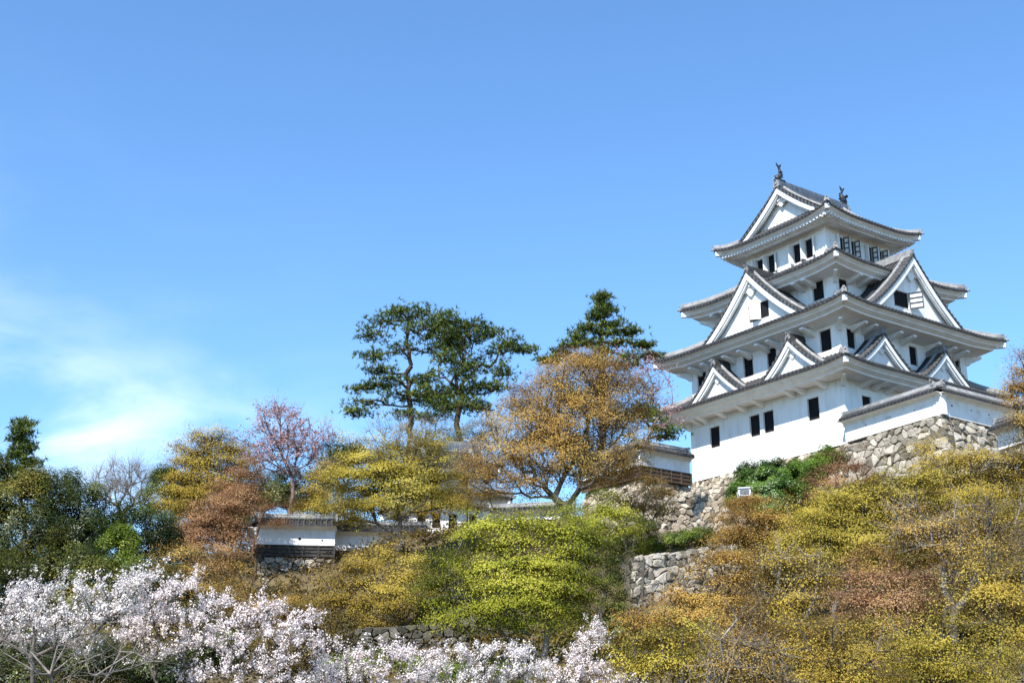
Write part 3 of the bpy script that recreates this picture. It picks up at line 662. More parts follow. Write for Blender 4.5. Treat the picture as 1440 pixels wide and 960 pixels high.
    for x, v, r_ in holes:                            # small loopholes through the plaster
        o = MB(); o.tube([Q(x, -th-.012, v), Q(x, -th+.05, v)], r_, 10); o.build('loophole', M['dark'], t)
    return t
Pn = (21.67, 63.0, 17.1); uv = (math.cos(YAW), math.sin(YAW))
Qn = (Pn[0] + uv[0] * 14, Pn[1] + uv[1] * 14, 17.1)
plaster_wall('white plaster wall with loopholes running from the keep to the outer corner', (18.45, 68.75, 17.12), (21.83, 62.71, 17.1), 1.08, mat='oldplaster', holes=((1.6, .62, .03), (3.4, .62, .03), (5.1, .62, .03)))
plaster_wall('white plaster wall with three loopholes running out of frame past the corner', (Pn[0] - uv[0] * .2, Pn[1] - uv[1] * .2, 17.085), Qn, 1.08, mat='oldplaster', holes=((1.0, .62, .055), (2.6, .62, .045), (4.1, .62, .045), (6, .62, .04)))
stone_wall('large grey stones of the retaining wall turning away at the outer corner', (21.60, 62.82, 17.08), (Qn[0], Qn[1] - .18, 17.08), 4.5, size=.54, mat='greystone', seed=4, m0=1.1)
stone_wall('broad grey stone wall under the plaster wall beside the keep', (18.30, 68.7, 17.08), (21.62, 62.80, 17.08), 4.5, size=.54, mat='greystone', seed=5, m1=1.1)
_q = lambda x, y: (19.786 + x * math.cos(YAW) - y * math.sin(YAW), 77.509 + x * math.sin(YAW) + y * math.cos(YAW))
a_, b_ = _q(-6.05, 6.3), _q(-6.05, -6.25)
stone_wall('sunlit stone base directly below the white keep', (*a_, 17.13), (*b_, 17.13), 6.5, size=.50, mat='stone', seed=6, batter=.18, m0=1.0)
plaster_wall('low white wall with tiled roof at the right edge above bushes', (22.0, 56.36, 13.68), (23.5, 50.76, 13.45), .80, group='white plastered castle walls')
# bastion wall beside the keep, corner toward the viewer
cn = np.array([6.72, 66.0, 14.5]); uL = np.array([-math.sin(YAW), math.cos(YAW), 0]); vR = np.array([math.cos(YAW), math.sin(YAW), 0])
e1 = cn + uL * 4.6; e2 = cn + vR * 3.5
plaster_wall('white wall with brown board skirt on the bastion flank behind the orange maple', tuple(e1), tuple(cn - uL * .2), 1.42, skirt=.62, skirt_mat='brownwood')
plaster_wall('white wall with brown board skirt between the bastion corner and the keep', tuple(cn - vR * .2 + np.array([0, 0, .012])), tuple(e2 - vR * .15 + np.array([0, 0, .012])), 1.42, skirt=.62, skirt_mat='brownwood')
dn = np.array([0, 0, .03])
stone_wall('stone wall under the left flank of the bastion half hidden by maple branches', tuple(e1 + dn), tuple(cn + dn), 3.6, size=.48, seed=8, m1=1, cap=.12)
stone_wall('stone wall under the bastion wall next to the stone base of the keep', tuple(cn + dn), tuple(e2 + dn), 4.2, size=.46, seed=9, m0=1, cap=.12)
# wall on the lower terrace at the left, and its recessed neighbour
wa = at(361, 782, 62); wb = at(470, 784, 62.3)
plaster_wall('white wall with black lattice skirt standing on stonework at the left', tuple(wa), tuple(wb), 1.42, skirt=.52, holes=((2.02, .86, .07), (3.1, .80, .045)))
wr = wa + np.array([-.55, 3.4, 0])
plaster_wall('short white return wall with black skirt behind the left wall end', tuple(wr), tuple(wa + np.array([-.02, .2, 0])), 1.42, skirt=.52)
wc = at(466, 779, 64); wd = at(600, 781, 65)
plaster_wall('lower recessed white wall with plain skirt behind the yellow maple', tuple(wc), tuple(wd), 1.05, skirt=.14)
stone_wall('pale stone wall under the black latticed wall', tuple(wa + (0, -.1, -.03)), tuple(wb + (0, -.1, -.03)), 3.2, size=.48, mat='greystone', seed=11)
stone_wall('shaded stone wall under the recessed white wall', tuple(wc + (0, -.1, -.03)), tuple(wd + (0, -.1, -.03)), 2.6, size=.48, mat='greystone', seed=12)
# low white wall behind the big orange maple
we = at(694, 734, 67); wf = at(806, 729, 66)
plaster_wall('low white wall seen between the stems of the orange maple', tuple(we), tuple(wf), .42, over=.25, rise=.2)
stone_wall('stone footing of the low white wall behind the fresh green maple', tuple(we + (0, -.1, -.03)), tuple(wf + (0, -.1, -.03)), 1.6, size=.45, seed=13)
# terrace walls lower on the slope
ta = at(894, 781, 55); tb = at(1035, 764, 58.5)
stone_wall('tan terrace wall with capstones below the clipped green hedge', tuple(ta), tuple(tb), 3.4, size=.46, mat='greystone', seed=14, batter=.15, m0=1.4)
stone_wall('dark shaded end of the terrace wall behind the green maple', tuple(ta + np.array([-1.2, 4.5, .1])), tuple(ta + np.array([-.03, .03, 0])), 3.4, size=.5, mat='shadestone', seed=15, batter=.15, m1=1.4, depth=.3)  # shade on this end painted by the darker stone
stone_wall('low dark stone wall just above the cherry blossoms', tuple(at(470, 884, 43)), tuple(at(660, 872, 43)), 1.0, size=.34, mat='shadestone', seed=16)
stone_wall('stone wall in the deep shade beside the green maple trunk', tuple(at(590, 812, 47)), tuple(at(720, 805, 47)), 2.2, size=.40, mat='shadestone', seed=17)

# ------------------------------------------------------------------ the turret behind the maples
tz = 11.4
tur = empty('corner_turret', (-3.75, 71.0, tz), math.radians(14), 'two-storey white turret with tiled roof hidden behind the yellow maple', 'turret')
TO = (0, 0, tz)
mb = MB()
th1 = [(-1.9, -1.45, 12.4, 13.2), (-1.1, -.65, 12.4, 13.2), (-.2, .25, 12.4, 13.2), (.9, 1.35, 12.4, 13.2)]
for side in 'LFRB':
    E_, D_ = dims(side, 2.5, 2.2); wall_face(mb, fmap(side), D_, -E_, E_, tz - 1.5, 14.05, th1 if side == 'F' else [])
mb.build('storey_wall', M['plaster'], tur, off=TO)
mb = MB(); th2 = [(-1.3, -.8, 14.9, 15.5), (.5, 1.0, 14.9, 15.5)]
for side in 'LFRB':
    E_, D_ = dims(side, 1.9, 1.65); wall_face(mb, fmap(side), D_, -E_, E_, 14.0, 15.8, th2 if side == 'F' else [])
mb.build('storey_wall', M['plaster'], tur, off=TO)
for h in th1: window(tur, fmap('F'), 2.2, h, TO)
for h in th2: window(tur, fmap('F'), 1.65, h, TO)
roof_ring(tur, 3.2, 2.9, 1.88, 1.63, 13.95, .6, .15, 2.5, 2.2, 13.75, TO, thick=(.18, .1))
irimoya(tur, 2.75, 2.5, 15.75, 17.25, 1.9, .2, 1.9, 1.65, 15.6, TO, thick=(.18, .08), rafters=False, board=.28)

# ------------------------------------------------------------------ flood lamp on the slope
fp = at(1047, 692, 59.5)
fl = empty('flood_lamp', (fp[0], fp[1], gz(fp[0], fp[1])), math.radians(-12), 'small white flood lamp on a post in front of the green bush', 'lamp')
hz_ = fp[2] - gz(fp[0], fp[1])
mb = MB(); mb.tube([(0, 0, -.4), (0, 0, hz_ - .2)], .04, 8); mb.build('post', M['wood'], fl)
mb = MB(); mb.extrude([(-.26, -.18), (.26, -.18), (.30, .06), (.24, .20), (-.24, .20), (-.30, .06)], lambda q, d, z: (q, d, hz_ + z), -.12, .16)
mb.box((-.30, -.17, hz_ + .17), (.30, .18, hz_ + .22)); mb.build('housing', M['metal'], fl)
mb = MB(); mb.extrude([(-.20, -.13), (.20, -.13), (.23, .05), (.18, .14), (-.18, .14), (-.23, .05)], lambda q, d, z: (q, d, hz_ + z), -.135, -.121); mb.build('lens', M['glass'], fl)
mb = MB()
for s in (-1, 1): mb.tube([(0, 0, hz_ - .25), (s * .34, 0, hz_ - .22), (s * .34, 0, hz_ + .02)], .022, 6)
mb.build('bracket', M['metal'], fl)
# ------------------------------------------------------------------ trees
def grow(rng, base, fork, pts, pathw=.35, wob=.10, up=.12):
    """branching skeleton reaching every point of pts: positions, parents"""
    base = np.array(base, float); fork = np.array(fork, float); k = max(4, int(np.linalg.norm(fork - base) / .5))
    P = [base]; Pa = [-1]; PL = [0.0]
    for i in range(1, k + 1):
        t = i / k; p = base + (fork - base) * t
        if i < k: p = p + rng.normal(0, wob, 3) * (1, 1, .2)
        P.append(p); Pa.append(i - 1); PL.append(PL[-1] + np.linalg.norm(p - P[-2]))
    start = max(1, int(k * .40))
    cap = len(pts) * 12 + 200; N = np.zeros((cap, 3)); L = np.zeros(cap); n = len(P); N[:n] = P; L[:n] = PL
    order = np.argsort(np.linalg.norm(pts - fork, axis=1) + rng.normal(0, .25, len(pts)))
    for q in pts[order]:
        d = np.linalg.norm(N[start:n] - q, axis=1); c = d + pathw * L[start:n]
        below = N[start:n, 2] - q[2]; c = c + np.maximum(0, below) * .5
        j = start + int(np.argmin(c)); D = d[j - start]; a = N[j]
        m = int(np.clip(D / .45, 1, 8)); prev = j
        for i in range(1, m + 1):
            t = i / m; p = a + (q - a) * t
            if i < m: p = p + rng.normal(0, .05 * min(D, 2), 3) + np.array([0, 0, up * D * 4 * t * (1 - t) * .3])
            if n >= cap: break
            N[n] = p; Pa.append(prev); L[n] = L[prev] + D / m; prev = n; n += 1
    return N[:n].copy(), np.array(Pa[:n])
def radii(Pa, tip, gam):
    n = len(Pa); acc = np.zeros(n); ch = np.zeros(n, int)
    for i in range(1, n): ch[Pa[i]] += 1
    acc[ch == 0] = 1
    for i in range(n - 1, 0, -1): acc[Pa[i]] += acc[i]
    return tip * acc ** (1 / gam), ch
def tubes(A, B, ra, rb, k):
    """many tapered k-sided tubes at once"""
    d = B - A; ln = np.linalg.norm(d, axis=1, keepdims=True) + 1e-9; d = d / ln
    ref = np.where(np.abs(d[:, 2:3]) < .9, np.array([[0, 0, 1.0]]), np.array([[1.0, 0, 0]]))
    u = np.cross(d, ref); u /= np.linalg.norm(u, axis=1, keepdims=True) + 1e-9; v = np.cross(d, u); n = len(A)
    ang = np.arange(k) * 2 * np.pi / k
    ring = np.cos(ang)[None, :, None] * u[:, None, :] + np.sin(ang)[None, :, None] * v[:, None, :]
    V = np.concatenate([A[:, None] + ring * ra[:, None, None], B[:, None] + ring * rb[:, None, None]], 1).reshape(-1, 3)
    o = (np.arange(n) * 2 * k)[:, None]; i = np.arange(k)[None]; j = (i + 1) % k
    F = np.stack([o + i, o + j, o + k + j, o + k + i], -1).reshape(-1, 4)
    return V, F
def cards(rng, P, size, up, asp=.62, tint=None, nrm=None, jit=.45):
    """small diamond leaves at P; up = how strongly they lie flat"""
    n = len(P); nr = rng.normal(0, 1, (n, 3))
    if nrm is None: nr[:, 2] = np.abs(nr[:, 2]) + up
    else: nr = nrm + nr * jit
    nr = nr; nr /= np.linalg.norm(nr, axis=1, keepdims=True)
    a = np.cross(nr, rng.normal(0, 1, (n, 3))); a /= np.linalg.norm(a, axis=1, keepdims=True) + 1e-9; b = np.cross(nr, a)
    s = (size * rng.uniform(.6, 1.35, n))[:, None]
    V = np.stack([P - a * s * .5, P + b * s * asp * .5, P + a * s * .5, P - b * s * asp * .5], 1).reshape(-1, 3)
    F = np.arange(n * 4).reshape(-1, 4)
    return V, F, np.repeat(tint, 4)
def lobe_points(rng, lobes, D, dens, shell=.35, depth=.85, nmax=1500):
    out = []; vol = []
    for lb in lobes:
        px, py, rx, ry = lb[:4]; dD = lb[4] if len(lb) > 4 else 0; ang = math.radians(lb[5]) if len(lb) > 5 else 0
        d = D + dD; c = at(px, py, d); k = d / F_PX; R = np.array([rx * k, rx * k * depth, ry * k])
        if rx < ry: R[1] = ry * k * depth * .8
        n = int(np.clip(dens * 4.19 * R.prod(), 12, nmax)); u = rng.normal(0, 1, (n, 3)); u /= np.linalg.norm(u, axis=1, keepdims=True)
        r = rng.uniform(shell, 1, n) ** .55
        q = u * r[:, None] * R
        ca, sa = math.cos(ang), math.sin(ang); x = q[:, 0] * ca - q[:, 2] * sa; z = q[:, 0] * sa + q[:, 2] * ca
        out.append(c + np.stack([x, q[:, 1], z], 1))
    return np.concatenate(out)
DENSE = {'maple': 8.6, 'ever': 7.0}
def tree(name, label, cat, D, base, lobes, mats, group=None, dens=9, leaf=.085, per=40, spray=.34, flat=.25, up=.9, fork=.35, tip=.011, gam=2.25,
         bark='bark', twigs=3, twl=.55, seed=1, shell=.35, cleanup=.0, kind='maple', clump=.5, depth=.85, sink=.3, upb=.12, twr=.5, per_twig=0, pathw=.35, tall=0, layer=.62, full=1.0):
    """base: photo x of the foot (or a world x, y pair); lobes: crown masses seen in the photo at distance D"""
    rng = np.random.default_rng(seed)
    if kind in ('maple', 'ever'): per = int(per * DENSE[kind] * full); dens = dens * 1.35; up = min(up, .35); leaf = leaf * .62
    pts = lobe_points(rng, lobes, D, dens, shell, depth)
    if isinstance(base, tuple): bx, by = base
    else: bx, by = (base - 720) / F_PX * D / (cp), D; bx = at(base, 900, D)[0]
    g = gz(bx, by); pts[:, 2] = np.maximum(pts[:, 2], ground(pts[:, 0], pts[:, 1]) + .12)
    if kind == 'maple' and layer:                    # boughs lie in tiers
        sz = layer * (D / 45) ** .5; wv = .5 * np.sin(pts[:, 0] * 1.1 + seed) * np.cos(pts[:, 1] * .9) + .12 * np.hypot(pts[:, 0] - pts[:, 0].mean(), pts[:, 1] - pts[:, 1].mean())
        pts[:, 2] = (np.round(pts[:, 2] / sz + wv + rng.normal(0, .24, len(pts))) - wv) * sz
    B = np.array([bx, by, g]); ctr = pts.mean(0); lo = np.percentile(pts[:, 2], 10)
    fk = B + (ctr - B) * np.array([.45, .45, 1]) * fork; fk[2] = max(g + .4, min(g + (ctr[2] - g) * fork * 1.2, lo + .8))
    if tall:
        tp = pts[pts[:, 2] > np.percentile(pts[:, 2], 88)].mean(0); fk = np.array([tp[0], tp[1], g + (pts[:, 2].max() - g) * tall])
    N, Pa = grow(rng, B - (0, 0, sink), fk, pts, up=upb, pathw=pathw)
    r, ch = radii(Pa, tip, gam)
    root = empty(name, tuple(B), 0, label, cat, group)
    i = np.arange(1, len(N)); rp = np.minimum(r[Pa[i]], r[i] * 1.6 + .004)
    rp[:1] *= 1.5
    V, F = tubes(N[Pa[i]], N[i], rp, r[i], 6)
    Vs, Fs = [V], [F]
    thin = np.where(r < tip * 2.6)[0]; thin = thin[thin > 2]; dirs = N[thin] - N[Pa[thin]]; dirs /= np.linalg.norm(dirs, axis=1, keepdims=True) + 1e-9
    tw_end = None
    if twigs:
        idx = np.repeat(np.arange(len(thin)), twigs); m = len(idx); A = N[thin][idx]
        dd = dirs[idx] * .8 + rng.normal(0, .32 if kind == 'cherry' and per_twig > 2 else .55, (m, 3)) + np.array([.35 if kind == 'cherry' and per_twig > 2 else 0, 0, .25 if kind != 'maple' else .05]); dd /= np.linalg.norm(dd, axis=1, keepdims=True)
        ln = (twl * rng.uniform(.4, 1.2, m))[:, None]; Mi = A + dd * ln * .5; d2 = dd + rng.normal(0, .25, (m, 3)); E = Mi + d2 * ln * .5
        t0 = np.full(m, tip * twr); V1, F1 = tubes(A, Mi, t0, t0 * .75, 3); V2, F2 = tubes(Mi, E, t0 * .75, t0 * .4, 3)
        Vs += [V1, V2]; Fs += [F1, F2]; tw_end = (A, Mi, E)
    o = 0; FF = []
    for v, f in zip(Vs, Fs): FF.append(f + o); o += len(v)
    raw_mesh('trunk', np.concatenate(Vs) - B, np.concatenate(FF), M[bark], root, smooth=True)
    if not mats: return root
    # foliage
    ctint = rng.uniform(0, 1, len(thin)); hh = (pts[:, 2].max() - pts[:, 2].min()) + 1e-6
    idx = np.repeat(np.arange(len(thin)), per); m = len(idx); C0 = N[thin][idx]
    if kind == 'pine':
        Vl, Fl, Tl = [], [], []
        nt_ = per; T = N[thin][np.repeat(np.arange(len(thin)), nt_)] + rng.normal(0, 1, (len(thin) * nt_, 3)) * (spray, spray, spray * flat)
        m = len(T); nb = 9; ax = rng.normal(0, .45, (m, 3)); ax[:, 2] += 1; ax /= np.linalg.norm(ax, axis=1, keepdims=True)
        TT = np.repeat(T, nb, 0); dv = np.repeat(ax, nb, 0) * .55 + rng.normal(0, .6, (m * nb, 3)); dv /= np.linalg.norm(dv, axis=1, keepdims=True)
        sd = np.cross(dv, rng.normal(0, 1, (m * nb, 3))); sd /= np.linalg.norm(sd, axis=1, keepdims=True); ln = (leaf * rng.uniform(.7, 1.3, m * nb))[:, None]
        V = np.stack([TT - sd * ln * .09, TT + sd * ln * .09, TT + dv * ln], 1).reshape(-1, 3)
        tt = np.clip(np.repeat(np.repeat(ctint, nt_) * .55 + rng.uniform(0, .45, m), nb), 0, 1)
        raw_mesh('crown', V - B, np.arange(len(V)).reshape(-1, 3), LF[mats], root, np.repeat(tt, 3)); return root
    if kind == 'cherry':
        # blossoms in little balls strung along the twigs
        A, Mi, E = tw_end; u = rng.uniform(0, 1, (len(A), per_twig)); k = (u < .5)
        u2 = (u * 2 % 1)[..., None]
        Q = np.where(k[..., None], A[:, None] + (Mi - A)[:, None] * u2, Mi[:, None] + (E - Mi)[:, None] * u2).reshape(-1, 3)
        cl = rng.uniform(0, 1, len(Q)); idx = np.repeat(np.arange(len(Q)), per); of_ = rng.normal(0, spray, (len(idx), 3)); Pp = Q[idx] + of_
        cc_ = pts.mean(0); ow = (Pp - cc_) / (pts.std(0) + .2); ow /= np.linalg.norm(ow, axis=1, keepdims=True) + 1e-9; nb_ = of_ / spray * .55 + ow * .4 + np.array([0, 0, .35])
        tt = np.clip(cl[idx] * .5 + rng.uniform(0, .5, len(idx)), 0, 1)
        V, F, T = cards(rng, Pp, leaf, .2, .9, tt, nb_, .35); raw_mesh('crown', V - B, F, LF[mats], root, T); return root
    if kind == 'maple':
        tl = rng.normal(0, .22, (len(thin), 2))
        off = rng.normal(0, 1, (m, 3)) * (spray, spray, spray * flat); off[:, 2] += off[:, 0] * tl[idx, 0] + off[:, 1] * tl[idx, 1] - .25 * (off[:, 0] ** 2 + off[:, 1] ** 2) / spray * .5
        if tw_end is not None:
            sh = rng.random(m) < .4; j = idx * twigs + rng.integers(0, twigs, m); w = rng.uniform(.3, 1.1, m)[:, None]
            C1 = tw_end[0][j] + (tw_end[2][j] - tw_end[0][j]) * w; C0 = np.where(sh[:, None], C1, C0); off = np.where(sh[:, None], off * .45, off)
    else:
        u = rng.normal(0, 1, (m, 3)); u /= np.linalg.norm(u, axis=1, keepdims=True); off = u * (spray * rng.uniform(.55, 1.1, m))[:, None] * (1, 1, .8)
    Pp = C0 + off
    low = np.sin(Pp[:, 0] * 1.1 + seed) * np.sin(Pp[:, 1] * .9 + 2 * seed) * np.sin(Pp[:, 2] * 1.3 + seed * .7)
    tt = np.clip(.5 + (ctint[idx] - .5) * clump * 1.3 + low * .38 + rng.normal(0, .11, m), 0, 1)
    ctr_ = np.array([pts[:, 0].mean(), pts[:, 1].mean(), np.percentile(pts[:, 2], 25)]); sc_ = pts.std(0) + .2
    ow = (N[thin] - ctr_) / sc_; ow /= np.linalg.norm(ow, axis=1, keepdims=True) + 1e-9
    nb_ = ow * .95 + np.array([0, 0, .45]) + rng.normal(0, .22, (len(thin), 3)); nb_ /= np.linalg.norm(nb_, axis=1, keepdims=True)
    nb_ = nb_[idx] + (off / (spray + 1e-9)) * (.35 if kind == 'maple' else .55)
    V, F, T = cards(rng, Pp, leaf, up, .66, tt, nb_, .24); raw_mesh('crown', V - B, F, LF[mats], root, T)
    return root
G_M = 'maples in spring leaf'; G_C = 'cherry trees in blossom'; G_E = 'evergreen trees on the hill'; G_P = 'tall pines on the castle hill'; G_B = 'bushes on the slope'
# --- pines behind the walls
pn = dict(mats='pine', kind='pine', bark='pinebark', twigs=0, leaf=.25, per=11, spray=.40, flat=.16, tip=.016, gam=2.0, shell=.1, dens=6.4, depth=1.0, upb=.0, pathw=.15)
tree('pine_tree', 'tall straight dark pine with tiered horizontal boughs, leftmost of the pines', 'pine', 77, 575, [(575,440,40,9),(545,452,28,7),(610,452,32,8),(525,470,28,7),(600,466,40,7),(632,470,26,7),(520,502,28,7),(556,492,30,7),(610,492,28,7),(535,520,24,6),(640,488,20,6),(512,545,20,7),(545,540,34,9),(590,535,26,8),(520,566,24,8),(560,560,32,8),(500,580,12,6),(605,560,24,8),(570,580,26,7)], seed=3, group=G_P, tall=.95, **pn)
tree('pine_tree', 'broad leaning pine with long boughs reaching toward the right, middle of the pines', 'pine', 75, 640, [(640,452,34,9),(668,462,32,9),(695,470,26,8),(715,484,22,7),(735,492,12,5),(650,478,40,9),(690,494,30,7),(640,505,40,11),(662,520,36,10),(625,528,30,9),(700,520,26,9),(615,550,36,10),(650,548,38,11),(690,545,30,10),(630,568,40,10),(672,572,32,10),(610,585,24,7)], seed=5, group=G_P, fork=.8, **pn)
tree('pine_tree', 'pointed pine rising behind the orange maple next to the keep', 'pine', 72, 848, [(848,417,4,7),(849,430,8,5),(856,440,14,5),(838,446,14,5),(862,455,16,5),(826,462,13,5),(850,468,18,5),(883,466,16,4),(814,474,9,10),(836,482,20,6),(876,482,25,6),(805,488,18,5),(902,486,16,4),(785,497,18,5),(850,496,27,6),(890,502,23,5),(773,506,13,5),(918,500,11,4),(871,514,29,6),(832,508,23,6)], seed=7, group=G_P, tall=.97, **{**pn, 'dens': 6.0, 'spray': .28})
tree('pine_tree', 'low dark pine bough showing beside the left wall edge of the keep', 'pine', 73, 905, [(912,588,20,9),(930,600,20,6),(905,575,14,8),(940,612,14,5)], seed=8, group=G_P, fork=.6, **pn)
# --- trees around the middle of the hill
mp_ = dict(kind='maple', group=G_M)
tree('maple_tree', 'large orange-brown maple with many stems in front of the pointed pine', 'maple', 58, 795, [(820,530,70,34),(765,560,60,34),(870,560,60,44),(730,600,60,34),(810,590,80,44),(885,620,40,36),(695,640,55,30),(770,640,70,34),(840,650,60,30),(670,675,40,22),(730,680,50,22),(820,510,45,22),(885,655,40,18),(850,676,34,12),(650,668,24,14)], 'maple_orange', seed=11, layer=0, dens=6, per=14, leaf=.10, spray=.40, fork=.22, twigs=5, **mp_)
tree('cherry_tree', 'thin pink budding cherry between the orange maple and the keep', 'cherry tree', 66, 905, [(912,530,34,30),(930,560,24,26),(890,510,30,20),(935,590,20,16)], 'pinkbud', seed=12, dens=4.5, per=3, leaf=.08, spray=.06, fork=.5, twigs=4, twl=.8, per_twig=2, kind='cherry', bark='pinktwig', tip=.010, group='budding cherry trees')
tree('maple_tree', 'yellow maple with two stems standing before the recessed white wall', 'maple', 55, 560, [(520,640,52,20),(590,632,46,20),(500,672,50,20),(560,665,60,24),(618,668,30,18),(480,705,36,16),(535,705,50,18),(600,698,40,18),(505,718,24,8),(622,695,30,14)], 'maple_yellow', seed=13, dens=6.5, per=36, leaf=.095, spray=.42, flat=.18, fork=.3, twigs=4, **mp_)
tree('maple_tree', 'fresh green maple with layered boughs and pale trunk above the cherries', 'maple', 38, 775, [(690,752,60,20),(770,745,70,22),(640,785,46,18),(720,790,66,24),(800,785,60,26),(828,765,34,22),(640,825,46,18),(700,830,60,22),(770,830,60,24),(812,822,38,28),(640,862,44,14),(710,868,50,14),(790,862,50,16),(620,800,30,14)], 'maple_green', seed=14, dens=10, per=40, leaf=.085, spray=.34, flat=.16, fork=.55, twigs=3, bark='palebark', **mp_)
tree('maple_tree', 'small yellow-green maple in front of the bastion stonework', 'maple', 50, 850, [(840,725,36,20),(870,745,30,20),(820,745,34,18),(855,705,22,10)], 'maple_green', seed=15, dens=7, per=36, leaf=.09, spray=.36, flat=.2, fork=.4, **mp_)
tree('shrub', 'brown twiggy shrub climbing the bastion stone wall near the keep', 'shrub', 63, 915, [(905,690,34,24),(935,700,26,28),(880,705,24,18),(915,725,34,16)], 'brown', seed=16, dens=4.5, per=22, leaf=.10, spray=.35, kind='ever', twigs=3, fork=.3, group=G_B)
tree('cherry_tree', 'pinkish budding cherry with dark trunk behind the latticed wall', 'cherry tree', 66, 402, [(395,600,44,26),(430,615,40,24),(365,625,36,26),(405,640,52,26),(450,610,22,14),(380,580,30,12),(350,650,28,20),(430,655,36,18)], 'pinkbud', seed=17, dens=5.5, per=3, leaf=.085, spray=.07, fork=.35, twigs=5, twl=.85, per_twig=2, kind='cherry', bark='pinktwig', tip=.013, group='budding cherry trees')
tree('maple_tree', 'olive-yellow maple left of the pink budding cherry', 'maple', 62, 300, [(300,622,34,18),(275,645,34,20),(320,650,36,22),(265,680,36,20),(300,690,40,24),(345,675,24,20),(255,710,30,16)], 'maple_olive', seed=18, dens=7, per=40, leaf=.11, spray=.42, flat=.25, fork=.45, **mp_)
tree('maple_tree', 'reddish brown bushy maple beside the left end of the latticed wall', 'maple', 57, 315, [(320,720,36,24),(285,745,40,26),(335,755,28,26),(250,765,36,22),(300,785,44,22),(345,700,20,14)], 'red_bud', seed=19, dens=9, per=30, leaf=.09, spray=.36, fork=.4, twigs=5, bark='redtwig', **mp_)
tree('maple_tree', 'orange-brown low maple in front of the pale stone wall', 'maple', 50, 400, [(412,852,40,14),(345,832,34,16),(330,805,26,18),(400,860,50,14)], 'brown', seed=20, dens=8, per=30, leaf=.09, spray=.36, fork=.35, twigs=4, **mp_)
tree('maple_tree', 'rusty orange maple between the latticed wall and the green maple', 'maple', 46, 545, [(520,800,46,22),(570,790,36,18),(490,835,44,24),(555,835,50,24),(600,815,28,22),(520,865,50,14),(450,850,30,18)], 'maple_olive', seed=21, dens=9, per=34, leaf=.085, spray=.34, fork=.35, twigs=4, **mp_)
tree('shrub', 'rounded orange-brown shrub against the recessed white wall', 'shrub', 58, 535, [(530,785,30,14),(505,795,26,14),(555,790,22,10)], 'brown', seed=22, dens=8, per=26, leaf=.09, spray=.32, kind='ever', fork=.3, group=G_B)
tree('maple_tree', 'slight olive-green maple screening the lower storey of the turret', 'maple', 60, 640, [(620,712,36,14),(662,702,30,16),(585,722,22,10),(690,690,24,12),(640,690,28,10)], 'maple_olive', seed=25, dens=7, per=26, leaf=.09, spray=.36, fork=.3, twigs=4, **mp_)
# --- evergreens and bare trees on the left
ev = dict(kind='ever', twigs=0, fork=.4, shell=.5, group=G_E)
tree('evergreen_tree', 'dark conifer with pointed top rising above the left wood', 'conifer', 62, 30, [(31,596,2,8),(31,608,4,6),(29,620,7,5),(36,630,7,5),(25,640,11,5),(38,650,12,5),(24,662,16,6),(42,672,18,6),(18,682,22,8),(35,690,26,8)], 'pine', seed=31, dens=10, per=7, leaf=.26, spray=.27, kind='pine', twigs=0, tall=.97, bark='pinebark', shell=.2, group=G_E)
tree('evergreen_tree', 'olive tinted broadleaf evergreen at the left edge', 'evergreen', 50, 30, [(20,668,36,20),(50,678,28,18),(-15,672,40,30),(25,700,50,36),(-20,720,40,50),(50,745,46,36),(0,790,50,40),(70,690,28,24)], 'everolive', seed=32, dens=3.2, per=60, leaf=.12, spray=.50, **ev)
tree('evergreen_tree', 'dark rounded evergreen with sloping top in the left wood', 'evergreen', 54, 115, [(95,690,36,30),(125,705,36,30),(80,730,40,36),(135,745,40,30),(160,722,26,24),(105,775,44,30)], 'ever', seed=33, dens=3.2, per=60, leaf=.12, spray=.50, **ev)
tree('evergreen_tree', 'deep green evergreen in the shade below the bare grey tree', 'evergreen', 56, 205, [(190,735,30,26),(220,740,30,22),(235,765,22,26),(200,775,34,24),(175,760,20,20)], 'ever', seed=34, dens=3.6, per=56, leaf=.12, spray=.46, **ev)
tree('evergreen_tree', 'bluish green slim evergreen right of the bare grey tree', 'evergreen', 66, 228, [(230,680,22,16),(220,700,24,20),(245,705,18,18),(232,664,12,8)], 'pine', seed=35, dens=4.5, per=44, leaf=.12, spray=.40, **ev)
tree('evergreen_tree', 'dark evergreen crown peeping out behind the budding cherry and yellow maple', 'evergreen', 72, 478, [(482,628,26,12),(470,650,30,18),(500,640,16,10),(455,670,22,18)], 'ever', seed=36, dens=4, per=50, leaf=.13, spray=.44, **ev)
tree('shrub', 'bright green bush amid the dark evergreens above the white cherry', 'shrub', 45, 175, [(172,768,26,22),(160,795,30,20),(185,790,24,18),(165,748,14,10)], 'hedge', seed=37, dens=6, per=44, leaf=.09, spray=.36, kind='ever', twigs=0, fork=.4, shell=.5, group=G_B)
tree('evergreen_tree', 'low dark evergreen thicket just behind the white cherry', 'evergreen', 40, 90, [(40,800,50,30),(110,805,50,26),(200,810,36,22),(230,825,30,26),(20,840,50,30),(130,850,60,30),(260,850,40,24)], 'everolive', seed=38, dens=6.5, per=46, leaf=.10, spray=.42, **ev)
tree('bare_tree', 'pale grey leafless tree against the sky in the gap of the wood', 'tree', 76, 178, [(150,680,26,18),(175,668,34,20),(205,682,26,18),(180,695,46,20),(135,690,14,12)], None, seed=39, dens=8, fork=.3, twigs=9, twl=1.1, bark='palebark', tip=.015, kind='bare', group='leafless trees')
tree('bare_tree', 'thin leafless tree behind the olive-yellow maple', 'tree', 74, 262, [(262,650,26,24),(250,675,24,20),(285,640,16,20)], None, seed=40, dens=6, fork=.4, twigs=6, twl=1.0, bark='pinktwig', tip=.012, kind='bare', group='leafless trees')
